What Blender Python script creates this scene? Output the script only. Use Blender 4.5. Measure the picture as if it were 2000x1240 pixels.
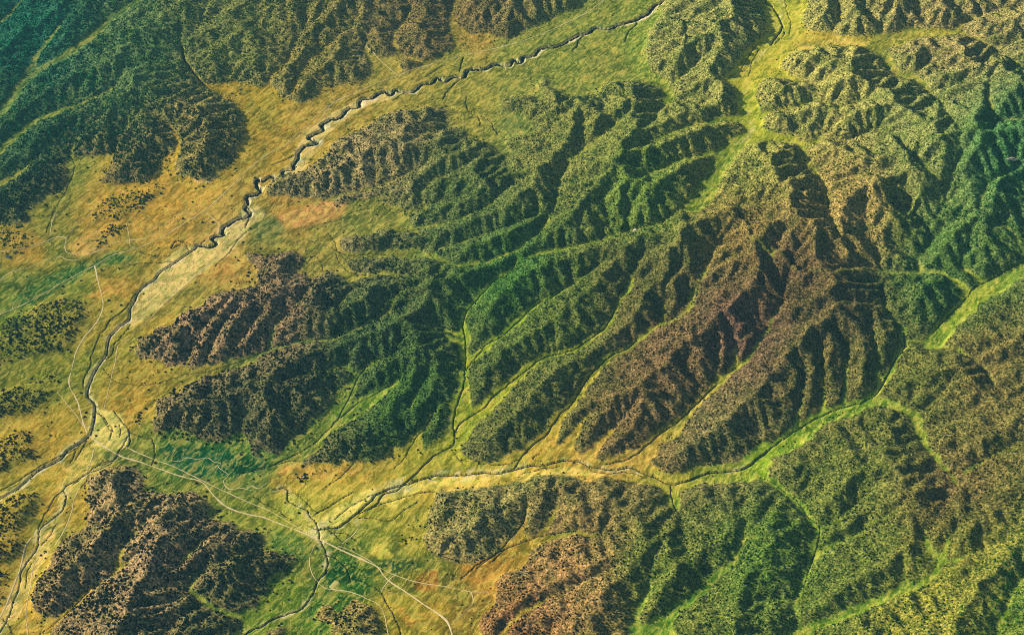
import bpy, math, time
import numpy as np
from mathutils import Matrix
T0 = time.time()
scene = bpy.context.scene
for o in list(bpy.data.objects): bpy.data.objects.remove(o)

# ------------------------------------------------------------------ camera
CAM_H, PITCH, ROLL = 2200.0, math.radians(45), math.radians(10)
TANH = 0.3724
FWD = np.array([0, math.cos(PITCH), -math.sin(PITCH)])
RT0 = np.array([1.0, 0, 0]); UP0 = np.array([0, math.sin(PITCH), math.cos(PITCH)])
RT = math.cos(ROLL)*RT0 - math.sin(ROLL)*UP0
UP = math.sin(ROLL)*RT0 + math.cos(ROLL)*UP0
CAM = np.array([0, 0, CAM_H])
cam_data = bpy.data.cameras.new("camera"); cam = bpy.data.objects.new("camera", cam_data)
scene.collection.objects.link(cam)
m = Matrix.Identity(4)
for i in range(3):
    m[i][0], m[i][1], m[i][2], m[i][3] = RT[i], UP[i], -FWD[i], CAM[i]
cam.matrix_world = m
cam_data.sensor_fit = 'HORIZONTAL'; cam_data.sensor_width = 36.0
cam_data.lens = 18.0/TANH
cam_data.clip_start = 5; cam_data.clip_end = 200000
scene.camera = cam

# ------------------------------------------------------------------ light
SUN_EL = math.radians(25)
SUN_DIR = np.array([-0.86, 0.50])            # horizontal direction towards the sun
SUN_DIR = SUN_DIR/np.linalg.norm(SUN_DIR)
world = bpy.data.worlds.new("World"); scene.world = world; world.use_nodes = True
wn = world.node_tree.nodes; wl = world.node_tree.links
bg = wn.get("Background") or wn.new("ShaderNodeBackground")
sky = wn.new("ShaderNodeTexSky"); sky.sky_type = 'NISHITA'; sky.sun_disc = False
sky.sun_elevation = SUN_EL
sky.sun_rotation = math.atan2(SUN_DIR[0], SUN_DIR[1])
wl.new(sky.outputs[0], bg.inputs[0]); bg.inputs[1].default_value = 0.05
sun_d = bpy.data.lights.new("sun", 'SUN'); sun_d.energy = 5.0; sun_d.angle = math.radians(0.53)
sun_d.color = (1.0, 0.93, 0.80)
sun = bpy.data.objects.new("sun", sun_d); scene.collection.objects.link(sun)
S = np.array([SUN_DIR[0]*math.cos(SUN_EL), SUN_DIR[1]*math.cos(SUN_EL), math.sin(SUN_EL)])
from mathutils import Vector
sun.rotation_euler = Vector(S).to_track_quat('Z', 'Y').to_euler()
sun.location = (0, 2000, 3000)
scene.view_settings.view_transform = 'Standard'; scene.view_settings.look = 'None'
scene.view_settings.gamma = 1.0; scene.view_settings.exposure = 1.25
scene.cycles.max_bounces = 5; scene.cycles.diffuse_bounces = 2
HAZE = 1.2e-5
scene.cycles.use_denoising = False
scene.cycles.pixel_filter_type = 'BLACKMAN_HARRIS'; scene.cycles.filter_width = 1.1
# ------------------------------------------------------------------ survey notes (photo pixels, 2000 wide) turned into ground positions
def P(s):
    return [tuple(float(v) for v in q.split(',')) for q in s.split()]
def ray(px, py):
    px = np.asarray(px, float); py = np.asarray(py, float)
    sx = (px-1000)/1000*TANH; sy = (620-py)/1000*TANH
    return FWD + sx[..., None]*RT + sy[..., None]*UP
def ground_at(px, py, z=0.0):
    d = ray(px, py); t = (z-CAM_H)/d[..., 2]
    return CAM[0]+d[..., 0]*t, CAM[1]+d[..., 1]*t
def to_px(x, y, z):
    q = np.stack(np.broadcast_arrays(x-CAM[0], y-CAM[1], z-CAM[2]), -1)
    dep = q@FWD
    return 1000+(q@RT)/dep/TANH*1000, 620-(q@UP)/dep/TANH*1000

# valley lines: (name, slope downstream->upstream, half width of the grassy floor in m, reversed?, points)
CANYON = P("1298,0 1271,17 1261,30 1241,39 1231,41 1214,47 1200,52 1180,56 1166,54 1156,58 1143,66 1129,69 1115,75 1102,85 1082,90 1065,93 1041,105 1021,117 1007,120 990,125 981,130 954,129 937,135 917,139 900,149 880,154 849,157 832,163 809,176 785,180 771,176 761,185 751,180 724,190 700,200 693,210 670,218 660,230 643,235 626,244 632,252 609,263 602,270 618,278 600,284 592,286 582,297 580,315 561,332 541,345 514,351 500,350 500,362 507,374 480,386 483,400 481,417 461,430 444,444 423,461 410,477 383,481 379,486 352,505 335,517 312,532 301,546 285,556 268,573 261,590 254,603 251,624 234,637 217,654 210,671 207,691 196,708 183,729 176,746 169,769 183,786 185,800 183,820 180,834 173,850 152,867 132,878 115,898 75,918 51,939 20,962 -30,985")
WASH = P("1498,881 1468,905 1447,917 1400,922 1376,925 1353,935 1332,942 1305,944 1281,933 1265,928 1231,913 1197,917 1163,913 1149,910 1129,901 1102,898 1065,908 1027,910 1000,918 964,925 947,922 903,928 853,928 819,937 795,945 768,952 741,962 724,976 704,996 683,1013 663,1027 643,1030 622,1033")
WASH2 = P("846,891 832,905 819,918 808,928 778,955 747,966 735,985 700,1003")
NS = P("534,955 561,955 561,976 578,986 599,996 609,1010 622,1033 627,1061 636,1077 638,1115 619,1135 610,1162 595,1182 582,1193 548,1203 514,1220 480,1238 470,1260")
BLW = P("250,850 215,905 169,925 142,942 125,955 129,976 119,1000 98,1016 75,1037 73,1071 51,1101 41,1118 37,1145 24,1179 14,1210 -5,1240")
V1 = P("1010,505 998,529 968,546 951,566 934,583 917,603 907,620 905,641 909,668 910,698 909,722 905,756 897,776 890,800 885,820 887,844 887,867 863,881 846,891")
V2 = P("1170,520 1132,549 1102,566 1075,583 1048,596 1024,617 1000,640 980,657 954,671 934,691 911,722")
V3 = P("1240,548 1217,586 1200,610 1187,634 1170,651 1149,664 1126,681 1092,691 1058,701 1034,718 1007,739 980,762 964,776 941,800 910,818 888,842")
V4 = P("1400,480 1353,593 1319,620 1285,634 1244,664 1224,681 1193,695 1170,715 1149,739 1132,766 1115,790 1088,817 1071,847 1044,867 1021,891 1003,916")
V4B = P("1150,805 1139,820 1112,854 1085,881 1050,903")
V45 = P("1215,822 1200,837 1170,867 1153,891 1150,908")
V6 = P("1530,590 1471,688 1434,725 1400,752 1370,779 1329,820 1285,850 1258,874 1231,895 1183,907")
V7 = P("1326,1003 1314,983 1309,946")
V8 = P("1565,1237 1548,1190 1575,1130 1602,1037 1578,1010 1558,979 1531,959 1504,939 1480,932 1450,920")
V9 = P("1724,560 1731,603 1751,630 1765,651 1765,681 1748,705 1731,739 1714,766 1683,786 1632,800 1595,817 1560,838 1520,865 1490,890")
V10 = P("1890,960 1849,922 1826,891 1805,867 1798,840 1790,815 1781,806 1751,793 1714,786 1690,786")
V11 = P("2060,485 1998,512 1961,532 1927,549 1900,566 1880,590 1853,617 1822,651")
V12 = P("1500,470 1560,520 1640,525 1724,512 1758,515 1795,515 1842,515 1866,529 1886,546 1900,560")
V12B = P("1778,468 1795,488 1800,514"); V12C = P("1870,478 1886,508 1920,529 1940,540")
V12D = P("1914,414 1944,427 1968,437 1991,464 2010,500")
V13 = P("1920,1071 1873,1094 1836,1098 1822,1125 1792,1145 1764,1145 1717,1169 1670,1189 1615,1213 1565,1237 1540,1262")
V13B = P("1808,1020 1808,1054 1819,1077 1836,1098"); V13C = P("1870,1030 1850,1060 1838,1090")
V14 = P("1454,1020 1454,1040 1444,1084 1403,1125 1380,1149 1346,1176 1302,1203 1268,1237 1255,1260")
V43 = P("1300,1050 1275,1091 1268,1142 1251,1193 1240,1240")
V44 = P("1200,1110 1122,1145 1075,1166 1017,1196 980,1237 965,1262")
V24 = P("1030,960 1027,989 1021,1023 995,1055 970,1080 930,1110"); V25 = P("1190,1042 1163,1037 1126,1037 1068,1044 1031,1055 994,1069 960,1098")
V25B = P("1095,970 1082,993 1062,1022 1048,1044")
V20 = P("887,522 853,512 832,494 780,497 730,497 683,499 660,492 640,480 600,470 560,470 520,455 483,430"); V20B = P("800,536 768,540 720,538 685,532 665,515 655,495")
V20C = P("606,540 600,515 620,495")
V28 = P("1112,318 1095,350 1085,400 1060,450 1010,490 950,515 890,522"); V29 = P("1370,375 1335,410 1290,440 1240,450 1170,470 1100,490 1030,505")
V21 = P("790,600 751,617 697,645 649,664 588,668 531,681 474,703 407,725 359,732 320,745 270,752 225,745 200,715")
V21B = P("451,583 420,617 390,654 376,678 364,705 359,728"); V21C = P("467,603 437,634 420,664 403,698 400,720"); V21D = P("508,617 471,664 447,700 444,712")
V21E = P("599,569 575,603 538,637 531,672")
V22 = P("760,700 737,705 714,718 697,742 683,773 660,817 630,850 600,875 560,895 520,912 470,925"); V22B = P("790,735 768,752 737,766 697,790 663,817 650,828"); V22C = P("560,742 588,735 643,722 676,715 693,735")
V23 = P("850,800 832,834 809,861 792,891 770,915")
VU = P("1530,-10 1525,40 1515,75 1490,100 1460,140 1455,190 1465,240 1475,265 1440,280 1415,305 1397,340 1370,390 1350,405")
VUB = P("1940,95 1880,68 1840,66 1760,80 1700,86 1620,84 1550,90 1505,92"); VUC = P("1830,195 1805,172 1790,153 1745,145 1740,130 1712,95")
VUD = P("1580,330 1565,285 1545,270 1510,268 1478,265"); VUE = P("1250,290 1290,270 1350,247 1403,237 1450,236"); VUF = P("1250,350 1280,335 1330,315 1386,301 1412,300")
VUG = P("1590,165 1560,158 1500,150 1465,155"); VUH = P("1660,490 1640,470 1620,420 1610,360 1590,330 1565,290")
VT1 = P("290,-15 257,7 217,37 183,68 146,98 85,132 54,152 27,190 0,224 -30,250"); VT1B = P("136,27 98,71 71,108 58,145")
VT2 = P("240,160 200,185 150,205 108,220 68,237 27,271 -20,315"); VT3 = P("150,260 135,295 146,325 132,366 105,413 90,455")
VT4 = P("355,90 359,115 373,135 396,163 425,180 470,200 510,225 545,265"); VT5 = P("690,55 670,64 640,95 610,115 588,146 570,185")
VT6 = P("815,-10 805,7 795,34 771,64 768,85 785,110 830,125"); VT7 = P("590,70 571,91 565,119 535,145 520,175"); VT9 = P("895,-20 886,20 880,44 905,75 920,92")
VT10 = P("80,300 50,330 25,350 -20,370"); VT11 = P("330,230 345,265 340,300 315,335 290,360"); VTZ = P("60,-20 20,30 -30,70")
V31 = P("1960,110 1935,150 1930,200 1945,235 1990,235 2050,240"); V33 = P("1450,420 1470,460 1510,490")
V34 = P("1700,617 1707,664 1717,718 1714,760"); V34B = P("1659,670 1653,722 1649,790"); V34C = P("1602,688 1609,739 1605,808"); V34D = P("1570,730 1561,806 1555,838")
V35 = P("1403,665 1400,722 1400,750"); V35B = P("1475,640 1441,671 1432,720")
V36 = P("1260,490 1248,512 1231,549 1204,603"); V37 = P("1420,505 1363,542 1340,600"); V38 = P("1330,520 1300,560 1290,632")
V40 = P("1680,980 1640,1010 1605,1030"); V40B = P("1751,996 1676,1037 1600,1075 1570,1130"); V41 = P("1761,1090 1768,1140")
V42 = P("2050,1100 1990,1140 1960,1200 1945,1260"); V46 = P("1960,780 1930,735 1900,700 1873,690 1840,680 1770,665")
V47 = P("2000,860 1940,890 1880,930"); V48 = P("1350,1010 1330,1005"); V49 = P("1500,1060 1454,1050")
VUW = P("1128,180 1140,240 1140,290 1112,316"); V50 = P("1235,170 1230,220 1180,260 1130,305"); V51 = P("1340,60 1320,120 1310,170 1300,190")
V26 = P("270,1080 237,1108 210,1128 176,1152 139,1189 115,1210 75,1240"); V52 = P("330,985 290,1015 260,1040 235,1075 225,1118"); V53 = P("480,1080 440,1095 390,1120 370,1150 400,1180 470,1205 505,1205")
V54 = P("420,1040 390,1060 350,1110"); V55 = P("1955,20 1900,40 1860,66"); V56 = P("1640,20 1635,50 1620,80"); V57 = P("1690,20 1720,50 1725,82")
V58 = P("1690,200 1640,210 1590,200 1550,215 1490,225"); V59 = P("1700,260 1650,280 1600,275 1560,285")
V60 = P("1880,300 1860,340 1800,370 1770,420 1778,465"); V61 = P("1990,330 1930,360 1910,410"); V62 = P("1830,230 1800,260 1790,310 1830,350")
V63 = P("820,330 780,350 720,372 660,385 610,400"); V64 = P("950,300 900,330 850,350 820,380 835,410")
V65 = P("1000,360 960,400 900,430 850,440 815,445"); V66 = P("1050,420 980,450 920,470 850,490")
V67 = P("720,560 690,565 660,600"); V68 = P("820,560 780,570 755,612")
V69 = P("860,640 880,650 905,655"); V70 = P("860,660 905,668"); V71 = P("840,720 820,760 800,800")
# (points listed from head to mouth, slope, half width of floor)
NET = [(CANYON, .006, 12), (BLW, .006, 12), (NS, .006, 10), (WASH, .010, 16), (WASH2, .008, 8), (V1, .020, 10), (V2, .035, 7), (V3, .028, 11), (V4, .035, 9),
 (V4B, .05, 5), (V45, .05, 5), (V6, .035, 10), (V7, .04, 9), (V8, .035, 6), (V9, .022, 7), (V10, .035, 8), (V11, -.006, 16), (V12, .03, 5), (V12B, .06, 3), (V12C, .05, 4),
 (V12D, .05, 3), (V13, .02, 9), (V13B, .06, 6), (V13C, .06, 4), (V14, .03, 8), (V43, .06, 3), (V44, .04, 4), (V24, .03, 5), (V25, .03, 7), (V25B, .05, 5), (V20, .02, 9),
 (V20B, .02, 8), (V20C, .03, 10), (V28, .04, 3), (V29, .045, 3), (V21, .022, 6), (V21B, .06, 2), (V21C, .06, 2), (V21D, .06, 2), (V21E, .06, 3), (V22, .022, 10), (V22B, .03, 9), (V22C, .04, 3),
 (V23, .03, 6), (VU, .004, 20), (VUB, .012, 10), (VUC, .03, 9), (VUD, .03, 9), (VUE, .05, 5), (VUF, .05, 5), (VUG, .04, 8), (VUH, .07, 2), (VT1, .02, 14), (VT1B, .04, 10),
 (VT2, .03, 12), (VT3, .02, 13), (VT4, .03, 5), (VT5, .05, 3), (VT6, .05, 4), (VT7, .05, 4), (VT9, .04, 8), (VT10, .03, 8), (VT11, .03, 8), (VTZ, .03, 8), (V31, .05, 3), (V33, .05, 2),
 (V34, .08, 2), (V34B, .08, 2), (V34C, .08, 2), (V34D, .08, 2), (V35, .09, 2), (V35B, .09, 2), (V36, .06, 2), (V37, .08, 2), (V38, .08, 2), (V40, .07, 2), (V40B, .05, 3), (V41, .08, 2), (V42, .04, 4),
 (V46, .05, 2), (V47, .05, 2), (V49, .06, 2), (VUW, .05, 3), (V50, .06, 3), (V51, .05, 3), (V26, .035, 6), (V52, .06, 3), (V53, .05, 4), (V54, .06, 3), (V55, .05, 3), (V56, .08, 2), (V57, .08, 2), (V58, .07, 2), (V59, .07, 2),
 (V60, .07, 2), (V61, .06, 2), (V62, .08, 2), (V63, .03, 4), (V64, .05, 3), (V65, .05, 3), (V66, .05, 2), (V67, .08, 2), (V68, .08, 2), (V69, .08, 5), (V70, .08, 5), (V71, .07, 2)]

FLATS = [P("1185,-40 1120,22 1060,45 1030,60 998,81 947,68 924,68 895,45 886,34 875,48 890,95 883,98 819,132 785,139 778,112 748,112 717,102 712,80 706,88 724,146 707,163 670,166 626,169 615,190 582,203 558,190 534,169 507,173 487,165 440,160 405,165 425,185 457,203 474,230 481,264 474,291 450,325 423,339 373,339 338,329 331,305 345,278 325,290 312,300 308,325 278,342 217,352 200,340 224,288 190,295 135,301 125,310 132,322 135,352 119,366 91,369 60,400 44,400 60,425 0,436 -300,440 -400,1000 -300,1500 60,1300 100,1245 115,1222 80,1200 61,1193 64,1179 71,1135 95,1108 112,1067 142,1050 169,1030 173,989 169,976 173,932 203,915 237,908 264,911 271,935 278,955 305,955 340,962 373,949 400,966 417,989 400,1010 434,1020 484,1037 520,1042 510,1071 561,1091 588,1091 571,1108 524,1125 527,1155 505,1176 505,1193 474,1185 471,1226 457,1245 457,1400 520,1300 520,1226 561,1223 563,1400 640,1400 650,1225 615,1200 626,1179 649,1176 660,1199 690,1176 731,1186 744,1203 741,1400 934,1400 937,1206 968,1172 971,1132 980,1115 1031,1091 1034,1064 1060,1052 1031,1043 1014,1030 980,1054 971,1074 941,1091 876,1091 832,1074 825,1050 839,1030 836,1010 846,983 853,959 920,955 998,942 1060,930 1130,935 1150,945 1175,930 1215,935 1280,950 1300,965 1340,955 1400,945 1470,940 1500,935 1510,900 1560,870 1610,835 1690,795 1680,785 1600,812 1500,875 1450,900 1400,912 1350,928 1300,925 1265,905 1285,880 1330,830 1320,822 1270,858 1230,885 1185,898 1155,893 1200,845 1195,838 1150,875 1130,885 1105,890 1140,835 1130,828 1090,875 1080,868 1100,825 1088,815 1050,855 1010,890 998,888 961,901 920,898 903,884 920,840 950,812 998,760 985,750 930,795 918,790 918,735 912,735 895,775 880,815 873,844 846,871 819,884 825,850 800,850 785,878 771,874 761,881 751,905 731,908 700,898 676,898 653,911 622,905 595,915 585,905 615,878 650,845 700,815 770,755 740,762 690,785 670,790 690,740 680,745 640,790 600,838 588,850 558,864 548,884 517,878 507,895 490,891 490,854 474,845 440,861 407,861 383,854 349,840 305,847 298,830 305,783 346,769 356,759 400,739 454,725 515,705 474,700 407,722 362,722 356,715 322,715 298,708 268,698 264,661 295,657 301,641 332,637 342,617 376,603 393,593 407,566 461,556 501,549 501,515 474,498 487,490 524,505 561,492 592,498 592,515 578,529 609,542 643,529 663,542 673,549 720,540 770,545 765,538 690,530 670,510 690,503 830,505 853,512 887,522 860,505 832,488 683,492 668,485 660,464 693,464 737,458 758,444 795,451 819,461 795,430 805,414 830,410 760,398 737,383 700,390 670,403 639,393 632,390 560,385 521,383 517,366 534,356 561,339 592,335 636,312 646,288 670,268 717,247 751,227 778,220 812,217 839,207 876,220 873,244 900,237 907,257 954,268 970,285 990,300 1000,285 985,262 1040,255 1035,225 975,217 975,203 990,196 1051,190 1048,166 1065,156 1122,169 1170,163 1183,142 1237,132 1290,150 1300,185 1315,180 1300,135 1268,120 1261,91 1268,61 1285,44 1310,-40"),
 P("1480,-40 1590,-40 1570,40 1575,62 1640,72 1700,74 1780,58 1880,64 1880,72 1790,78 1735,100 1750,135 1795,148 1805,180 1790,160 1740,150 1715,110 1690,98 1630,95 1580,100 1545,110 1520,135 1560,155 1550,162 1500,150 1482,165 1478,200 1490,240 1500,260 1550,268 1565,285 1500,275 1470,275 1435,295 1400,340 1390,335 1410,300 1400,300 1450,262 1455,240 1400,240 1400,234 1448,226 1452,190 1430,175 1405,160 1430,140 1440,125 1475,85 1495,70 1495,40"),
 P("2100,455 1995,508 1960,525 1925,540 1893,550 1870,590 1818,645 1825,655 1860,630 1895,590 1935,568 1990,530 2100,495"),
 P("1225,1280 1240,1215 1270,1222 1310,1195 1350,1170 1345,1185 1310,1210 1320,1230 1350,1280")]
# wooded mounds standing in the plain: (outline, height, tree density)
MOUNDS = [(P("0,437 61,458 50,484 0,488 -60,470"), 9, .6), (P("183,478 190,455 215,425 240,430 245,445 215,465 200,478"), 5, .8), (P("170,410 200,380 320,345 325,352 270,400 230,415 190,425"), 6, .45),
 (P("-60,640 0,630 75,596 163,590 176,617 149,644 156,657 112,688 51,698 0,712 -60,720"), 9, .62), (P("-60,770 0,766 40,755 95,772 68,806 0,822 -60,830"), 10, .75), (P("-60,880 0,864 54,844 71,864 71,898 34,908 0,925 -60,940"), 12, .8),
 (P("-60,1010 0,1003 27,969 78,962 61,996 37,1030 51,1077 0,1101 -60,1110"), 16, .75), (P("-60,1110 0,1108 20,1118 10,1152 0,1172 -60,1190"), 10, .8), (P("585,940 590,933 605,931 612,938 600,946 588,945"), 3, .95),
 (P("770,1064 820,1040 830,1048 790,1072"), 3, .5), (P("60,740 112,725 118,745 95,757 62,748"), 5, .4), (P("265,835 270,805 285,790 282,808"), 3, .5), (P("495,1082 515,1070 595,1092 580,1105 530,1112"), 5, .8), (P("900,1010 940,1000 960,1020 930,1050 880,1070 850,1050"), 5, .5),
 (P("760,165 778,140 800,130 812,140 790,160"), 0, 0), (P("875,60 888,100 935,104 990,84 945,70"), 0, .12)]
# ------------------------------------------------------------------ helpers
RNG = np.random.default_rng(7)
def vnoise(x, y, scale, seed):
    """smooth value noise, -1..1"""
    g = np.random.default_rng(seed).uniform(-1, 1, (256, 256))
    u = x/scale; v = y/scale
    iu = np.floor(u).astype(np.int64); iv = np.floor(v).astype(np.int64)
    fu = u-iu; fv = v-iv
    fu = fu*fu*(3-2*fu); fv = fv*fv*(3-2*fv)
    a = g[iv & 255, iu & 255]; b = g[iv & 255, (iu+1) & 255]; c = g[(iv+1) & 255, iu & 255]; d = g[(iv+1) & 255, (iu+1) & 255]
    return (a*(1-fu)+b*fu)*(1-fv)+(c*(1-fu)+d*fu)*fv
def fbm(x, y, scale, seed, octs=4, gain=.5):
    s = 0; a = 1; n = 0
    for k in range(octs):
        s = s + a*vnoise(x*math.cos(k)+y*math.sin(k), y*math.cos(k)-x*math.sin(k), scale/2**k, seed+k*17); n += a; a *= gain
    return s/n
def blur(a, r):
    """gaussian blur, r = sigma in cells"""
    n = int(max(1, math.ceil(3*r))); k = np.exp(-.5*(np.arange(-n, n+1)/r)**2); k /= k.sum()
    b = np.pad(a, ((n, n), (0, 0)), mode='edge'); a = sum(k[i]*b[i:i+a.shape[0]] for i in range(2*n+1))
    b = np.pad(a, ((0, 0), (n, n)), mode='edge'); return sum(k[i]*b[:, i:i+a.shape[1]] for i in range(2*n+1))
def inside(poly, X, Y):
    """point in polygon, only tested inside the polygon's bounding box"""
    p = np.asarray(poly); out = np.zeros(X.shape, bool)
    sel = (X >= p[:, 0].min()) & (X <= p[:, 0].max()) & (Y >= p[:, 1].min()) & (Y <= p[:, 1].max())
    x = X[sel]; y = Y[sel]; r = np.zeros(x.shape, bool)
    q = np.roll(p, -1, 0)
    for (x0, y0), (x1, y1) in zip(p, q):
        if y0 == y1: continue
        r ^= ((y0 > y) != (y1 > y)) & (x < (x1-x0)*(y-y0)/(y1-y0)+x0)
    out[sel] = r; return out
class Grid:
    def __init__(s, x0, y0, d, nx, ny): s.x0, s.y0, s.d, s.nx, s.ny = x0, y0, d, nx, ny
    def xy(s): return np.meshgrid(s.x0+s.d*np.arange(s.nx), s.y0+s.d*np.arange(s.ny))
    def sample(s, a, x, y):
        u = np.clip((x-s.x0)/s.d, 0, s.nx-1.001); v = np.clip((y-s.y0)/s.d, 0, s.ny-1.001)
        i = u.astype(np.int32); j = v.astype(np.int32); fu = u-i; fv = v-j
        return (a[j, i]*(1-fu)+a[j, i+1]*fu)*(1-fv)+(a[j+1, i]*(1-fu)+a[j+1, i+1]*fu)*fv
    def cubic(s, a, x, y):
        u = np.clip((x-s.x0)/s.d, 0, s.nx-1.001); v = np.clip((y-s.y0)/s.d, 0, s.ny-1.001)
        i = u.astype(np.int32); j = v.astype(np.int32); fu = u-i; fv = v-j
        def w(t): return [(-t+2*t*t-t**3)/2, (2-5*t*t+3*t**3)/2, (t+4*t*t-3*t**3)/2, (-t*t+t**3)/2]
        wu, wv = w(fu), w(fv); r = 0
        for b in range(4):
            jj = np.clip(j+b-1, 0, s.ny-1)
            r = r+wv[b]*sum(wu[k]*a[jj, np.clip(i+k-1, 0, s.nx-1)] for k in range(4))
        return r
    def seg(s, D, W, x0, y0, x1, y1, w0, w1, rmax):
        """distance to a segment, kept where smaller; W takes the width there"""
        a = max(0, int((min(x0, x1)-rmax-s.x0)/s.d)); b = min(s.nx, int((max(x0, x1)+rmax-s.x0)/s.d)+2)
        c = max(0, int((min(y0, y1)-rmax-s.y0)/s.d)); d = min(s.ny, int((max(y0, y1)+rmax-s.y0)/s.d)+2)
        if a >= b or c >= d: return
        X, Y = np.meshgrid(s.x0+s.d*np.arange(a, b), s.y0+s.d*np.arange(c, d))
        L = (x1-x0)**2+(y1-y0)**2+1e-9
        t = np.clip(((X-x0)*(x1-x0)+(Y-y0)*(y1-y0))/L, 0, 1)
        q = np.hypot(X-x0-t*(x1-x0), Y-y0-t*(y1-y0))-(w0+t*(w1-w0))
        old = D[c:d, a:b]; mk = q < old; old[mk] = q[mk]; W[c:d, a:b][mk] = (w0+t*(w1-w0))[mk]

# ------------------------------------------------------------------ valley network in world space
NETW = []; ZPX = []; ZV = []
for k, (pts, slope, hw) in enumerate(NET):
    r = pts[::-1]                                   # mouth first
    if not ZPX: z = -15.0
    else:
        q = np.array(ZPX); dd = np.hypot(q[:, 0]-r[0][0], q[:, 1]-r[0][1]); j = dd.argmin()
        z = ZV[j]+max(0, (dd[j]-15))*1.2*.012
        if pts is VU: z = 25.
        if pts is VT1 or pts is VTZ: z = 5.
        if pts is NS: z = -14.
        if pts is V14: z = 8.
        if pts is V13: z = 14.
        if pts is V44: z = 2.
        if pts is V42: z = 20.
        if pts is V31: z = 60.
        if pts is V26: z = -8.
        if pts is V11: z = 44.
    W = []
    for i, (px, py) in enumerate(r):
        x, y = ground_at(px, py, z)
        if W:
            L = math.hypot(x-W[-1][0], y-W[-1][1]); z = z+slope*L; x, y = ground_at(px, py, z)
        W.append((float(x), float(y), z))
        if i and math.hypot(px-r[i-1][0], py-r[i-1][1]) > 16:
            n = int(math.hypot(px-r[i-1][0], py-r[i-1][1])/8)
            for t in np.linspace(0, 1, n, endpoint=False)[1:]:
                ZPX.append((px*t+r[i-1][0]*(1-t), py*t+r[i-1][1]*(1-t))); ZV.append(z*t+W[-2][2]*(1-t))
        ZPX.append((px, py)); ZV.append(z)
    NETW.append((np.array(W)[::-1], hw))
ZPX = np.array(ZPX); ZV = np.array(ZV)
def zref(px, py):
    d = (px-ZPX[:, 0])**2+(py-ZPX[:, 1])**2; k = np.argpartition(d, 4)[:4]; w = 1/(d[k]+30); return float((w*ZV[k]).sum()/w.sum())
def px_poly(pts, step=14):
    out = []
    for (a, b), (c, d) in zip(pts, pts[1:]+pts[:1]):
        n = max(1, int(math.hypot(c-a, d-b)/step)) if max(abs(a), abs(c)) < 2200 else 1
        for t in np.arange(n)/n:
            px, py = a+(c-a)*t, b+(d-b)*t; x, y = ground_at(px, py, zref(px, py)); out.append((float(x), float(y)))
    return out

# ------------------------------------------------------------------ erosion: rivers cut the hills between the surveyed valley floors
G = Grid(-2150., 900., 5., 840, 736)
GX, GY = G.xy()
wx = GX+13*fbm(GX, GY, 60, 5, 4, .65); wy = GY+13*fbm(GX, GY, 60, 6, 4, .65)
flat = np.zeros(GX.shape, bool)
for f in FLATS: flat |= inside(px_poly(f), wx, wy)
PXG, PYG = to_px(GX, GY, 20.)
D = np.full(GX.shape, 1e3); Wd = np.zeros(GX.shape)
for W, hw in NETW:
    n = len(W); hw = hw*1.3 if hw < 12 else hw*1.15
    for i in range(n-1):
        f0, f1 = [(hw*(.10+.9*(q/(n-1))**.85) if hw < 15.5 else hw) for q in (i, i+1)]
        G.seg(D, Wd, W[i][0], W[i][1], W[i+1][0], W[i+1][1], f0, f1, 60)
floor_ = D < 0
isl = np.zeros(GX.shape); ish = np.zeros(GX.shape)
for poly, h, dens in MOUNDS:
    k = inside(px_poly(poly), wx, wy); isl[k] = dens; ish[k] = h
FL = blur((flat | (D < 1)).astype(float), .8)                 # 1 on flats
fixed = np.zeros(GX.shape, bool); zf = np.zeros(GX.shape)
for W, hw in NETW:
    for i in range(len(W)-1):
        L = math.hypot(*(W[i+1][:2]-W[i][:2])); n = int(L/2.5)+1
        for t in np.arange(n)/n:
            p = W[i]*(1-t)+W[i+1]*t
            a = int(round((p[0]-G.x0)/G.d)); b = int(round((p[1]-G.y0)/G.d))
            if 0 <= a < G.nx and 0 <= b < G.ny and not fixed[b, a]: fixed[b, a] = True; zf[b, a] = p[2]
# relief strength over the map (photo position, strength)
RELIEF = [(100, 60, .6), (250, 200, .65), (600, 80, .8), (450, 60, .6), (850, 40, .8), (420, 250, 1.0), (700, 320, .9), (900, 400, .9), (1100, 280, 1.2), (1380, 80, 1.5), (1400, 260, 1.3), (1300, 400, 1.2), (1650, 180, 1.3), (1850, 40, 1.1), (1940, 220, 1.4),
 (1550, 420, 1.4), (1800, 400, 1.0), (1500, 560, 1.1), (1100, 520, 1.1), (450, 630, 1.0), (700, 620, 1.1), (500, 780, .9), (780, 820, .8), (960, 860, .75), (1000, 760, .9), (1150, 620, 1.), (1300, 720, 1.), (1450, 660, 1.2), (1650, 660, 1.15), (1500, 800, 1.),
 (1850, 600, 1.), (1900, 720, .9), (1800, 780, .8), (350, 1000, 1.1), (300, 1150, 1.), (440, 1200, .9), (690, 1220, .6), (920, 1000, .8), (1150, 1000, .85), (1050, 1150, .8), (1300, 1120, .95), (1450, 1000, .8), (1650, 900, .75), (1650, 1100, .8), (1900, 900, .7), (1850, 1080, .95), (1850, 1190, .7)]
def idw(tab, px, py, power=2.2, soft=25.):
    tab = np.asarray(tab, float); num = 0; den = 0
    for r in tab:
        w = 1/((px-r[0])**2+(py-r[1])**2+soft*soft)**(power/1.); num = num+w[..., None]*r[2:]; den = den+w
    return num/den[..., None]
REL = idw(RELIEF, PXG, PYG, 1.6, 60.)[..., 0]
REL = np.clip(REL*1.2, .5, 1.9)
nz = fbm(GX, GY, 60, 11, 3); NZ2 = vnoise(GX, GY, 22, 13)+.5*vnoise(GX, GY, 11, 14)
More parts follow.
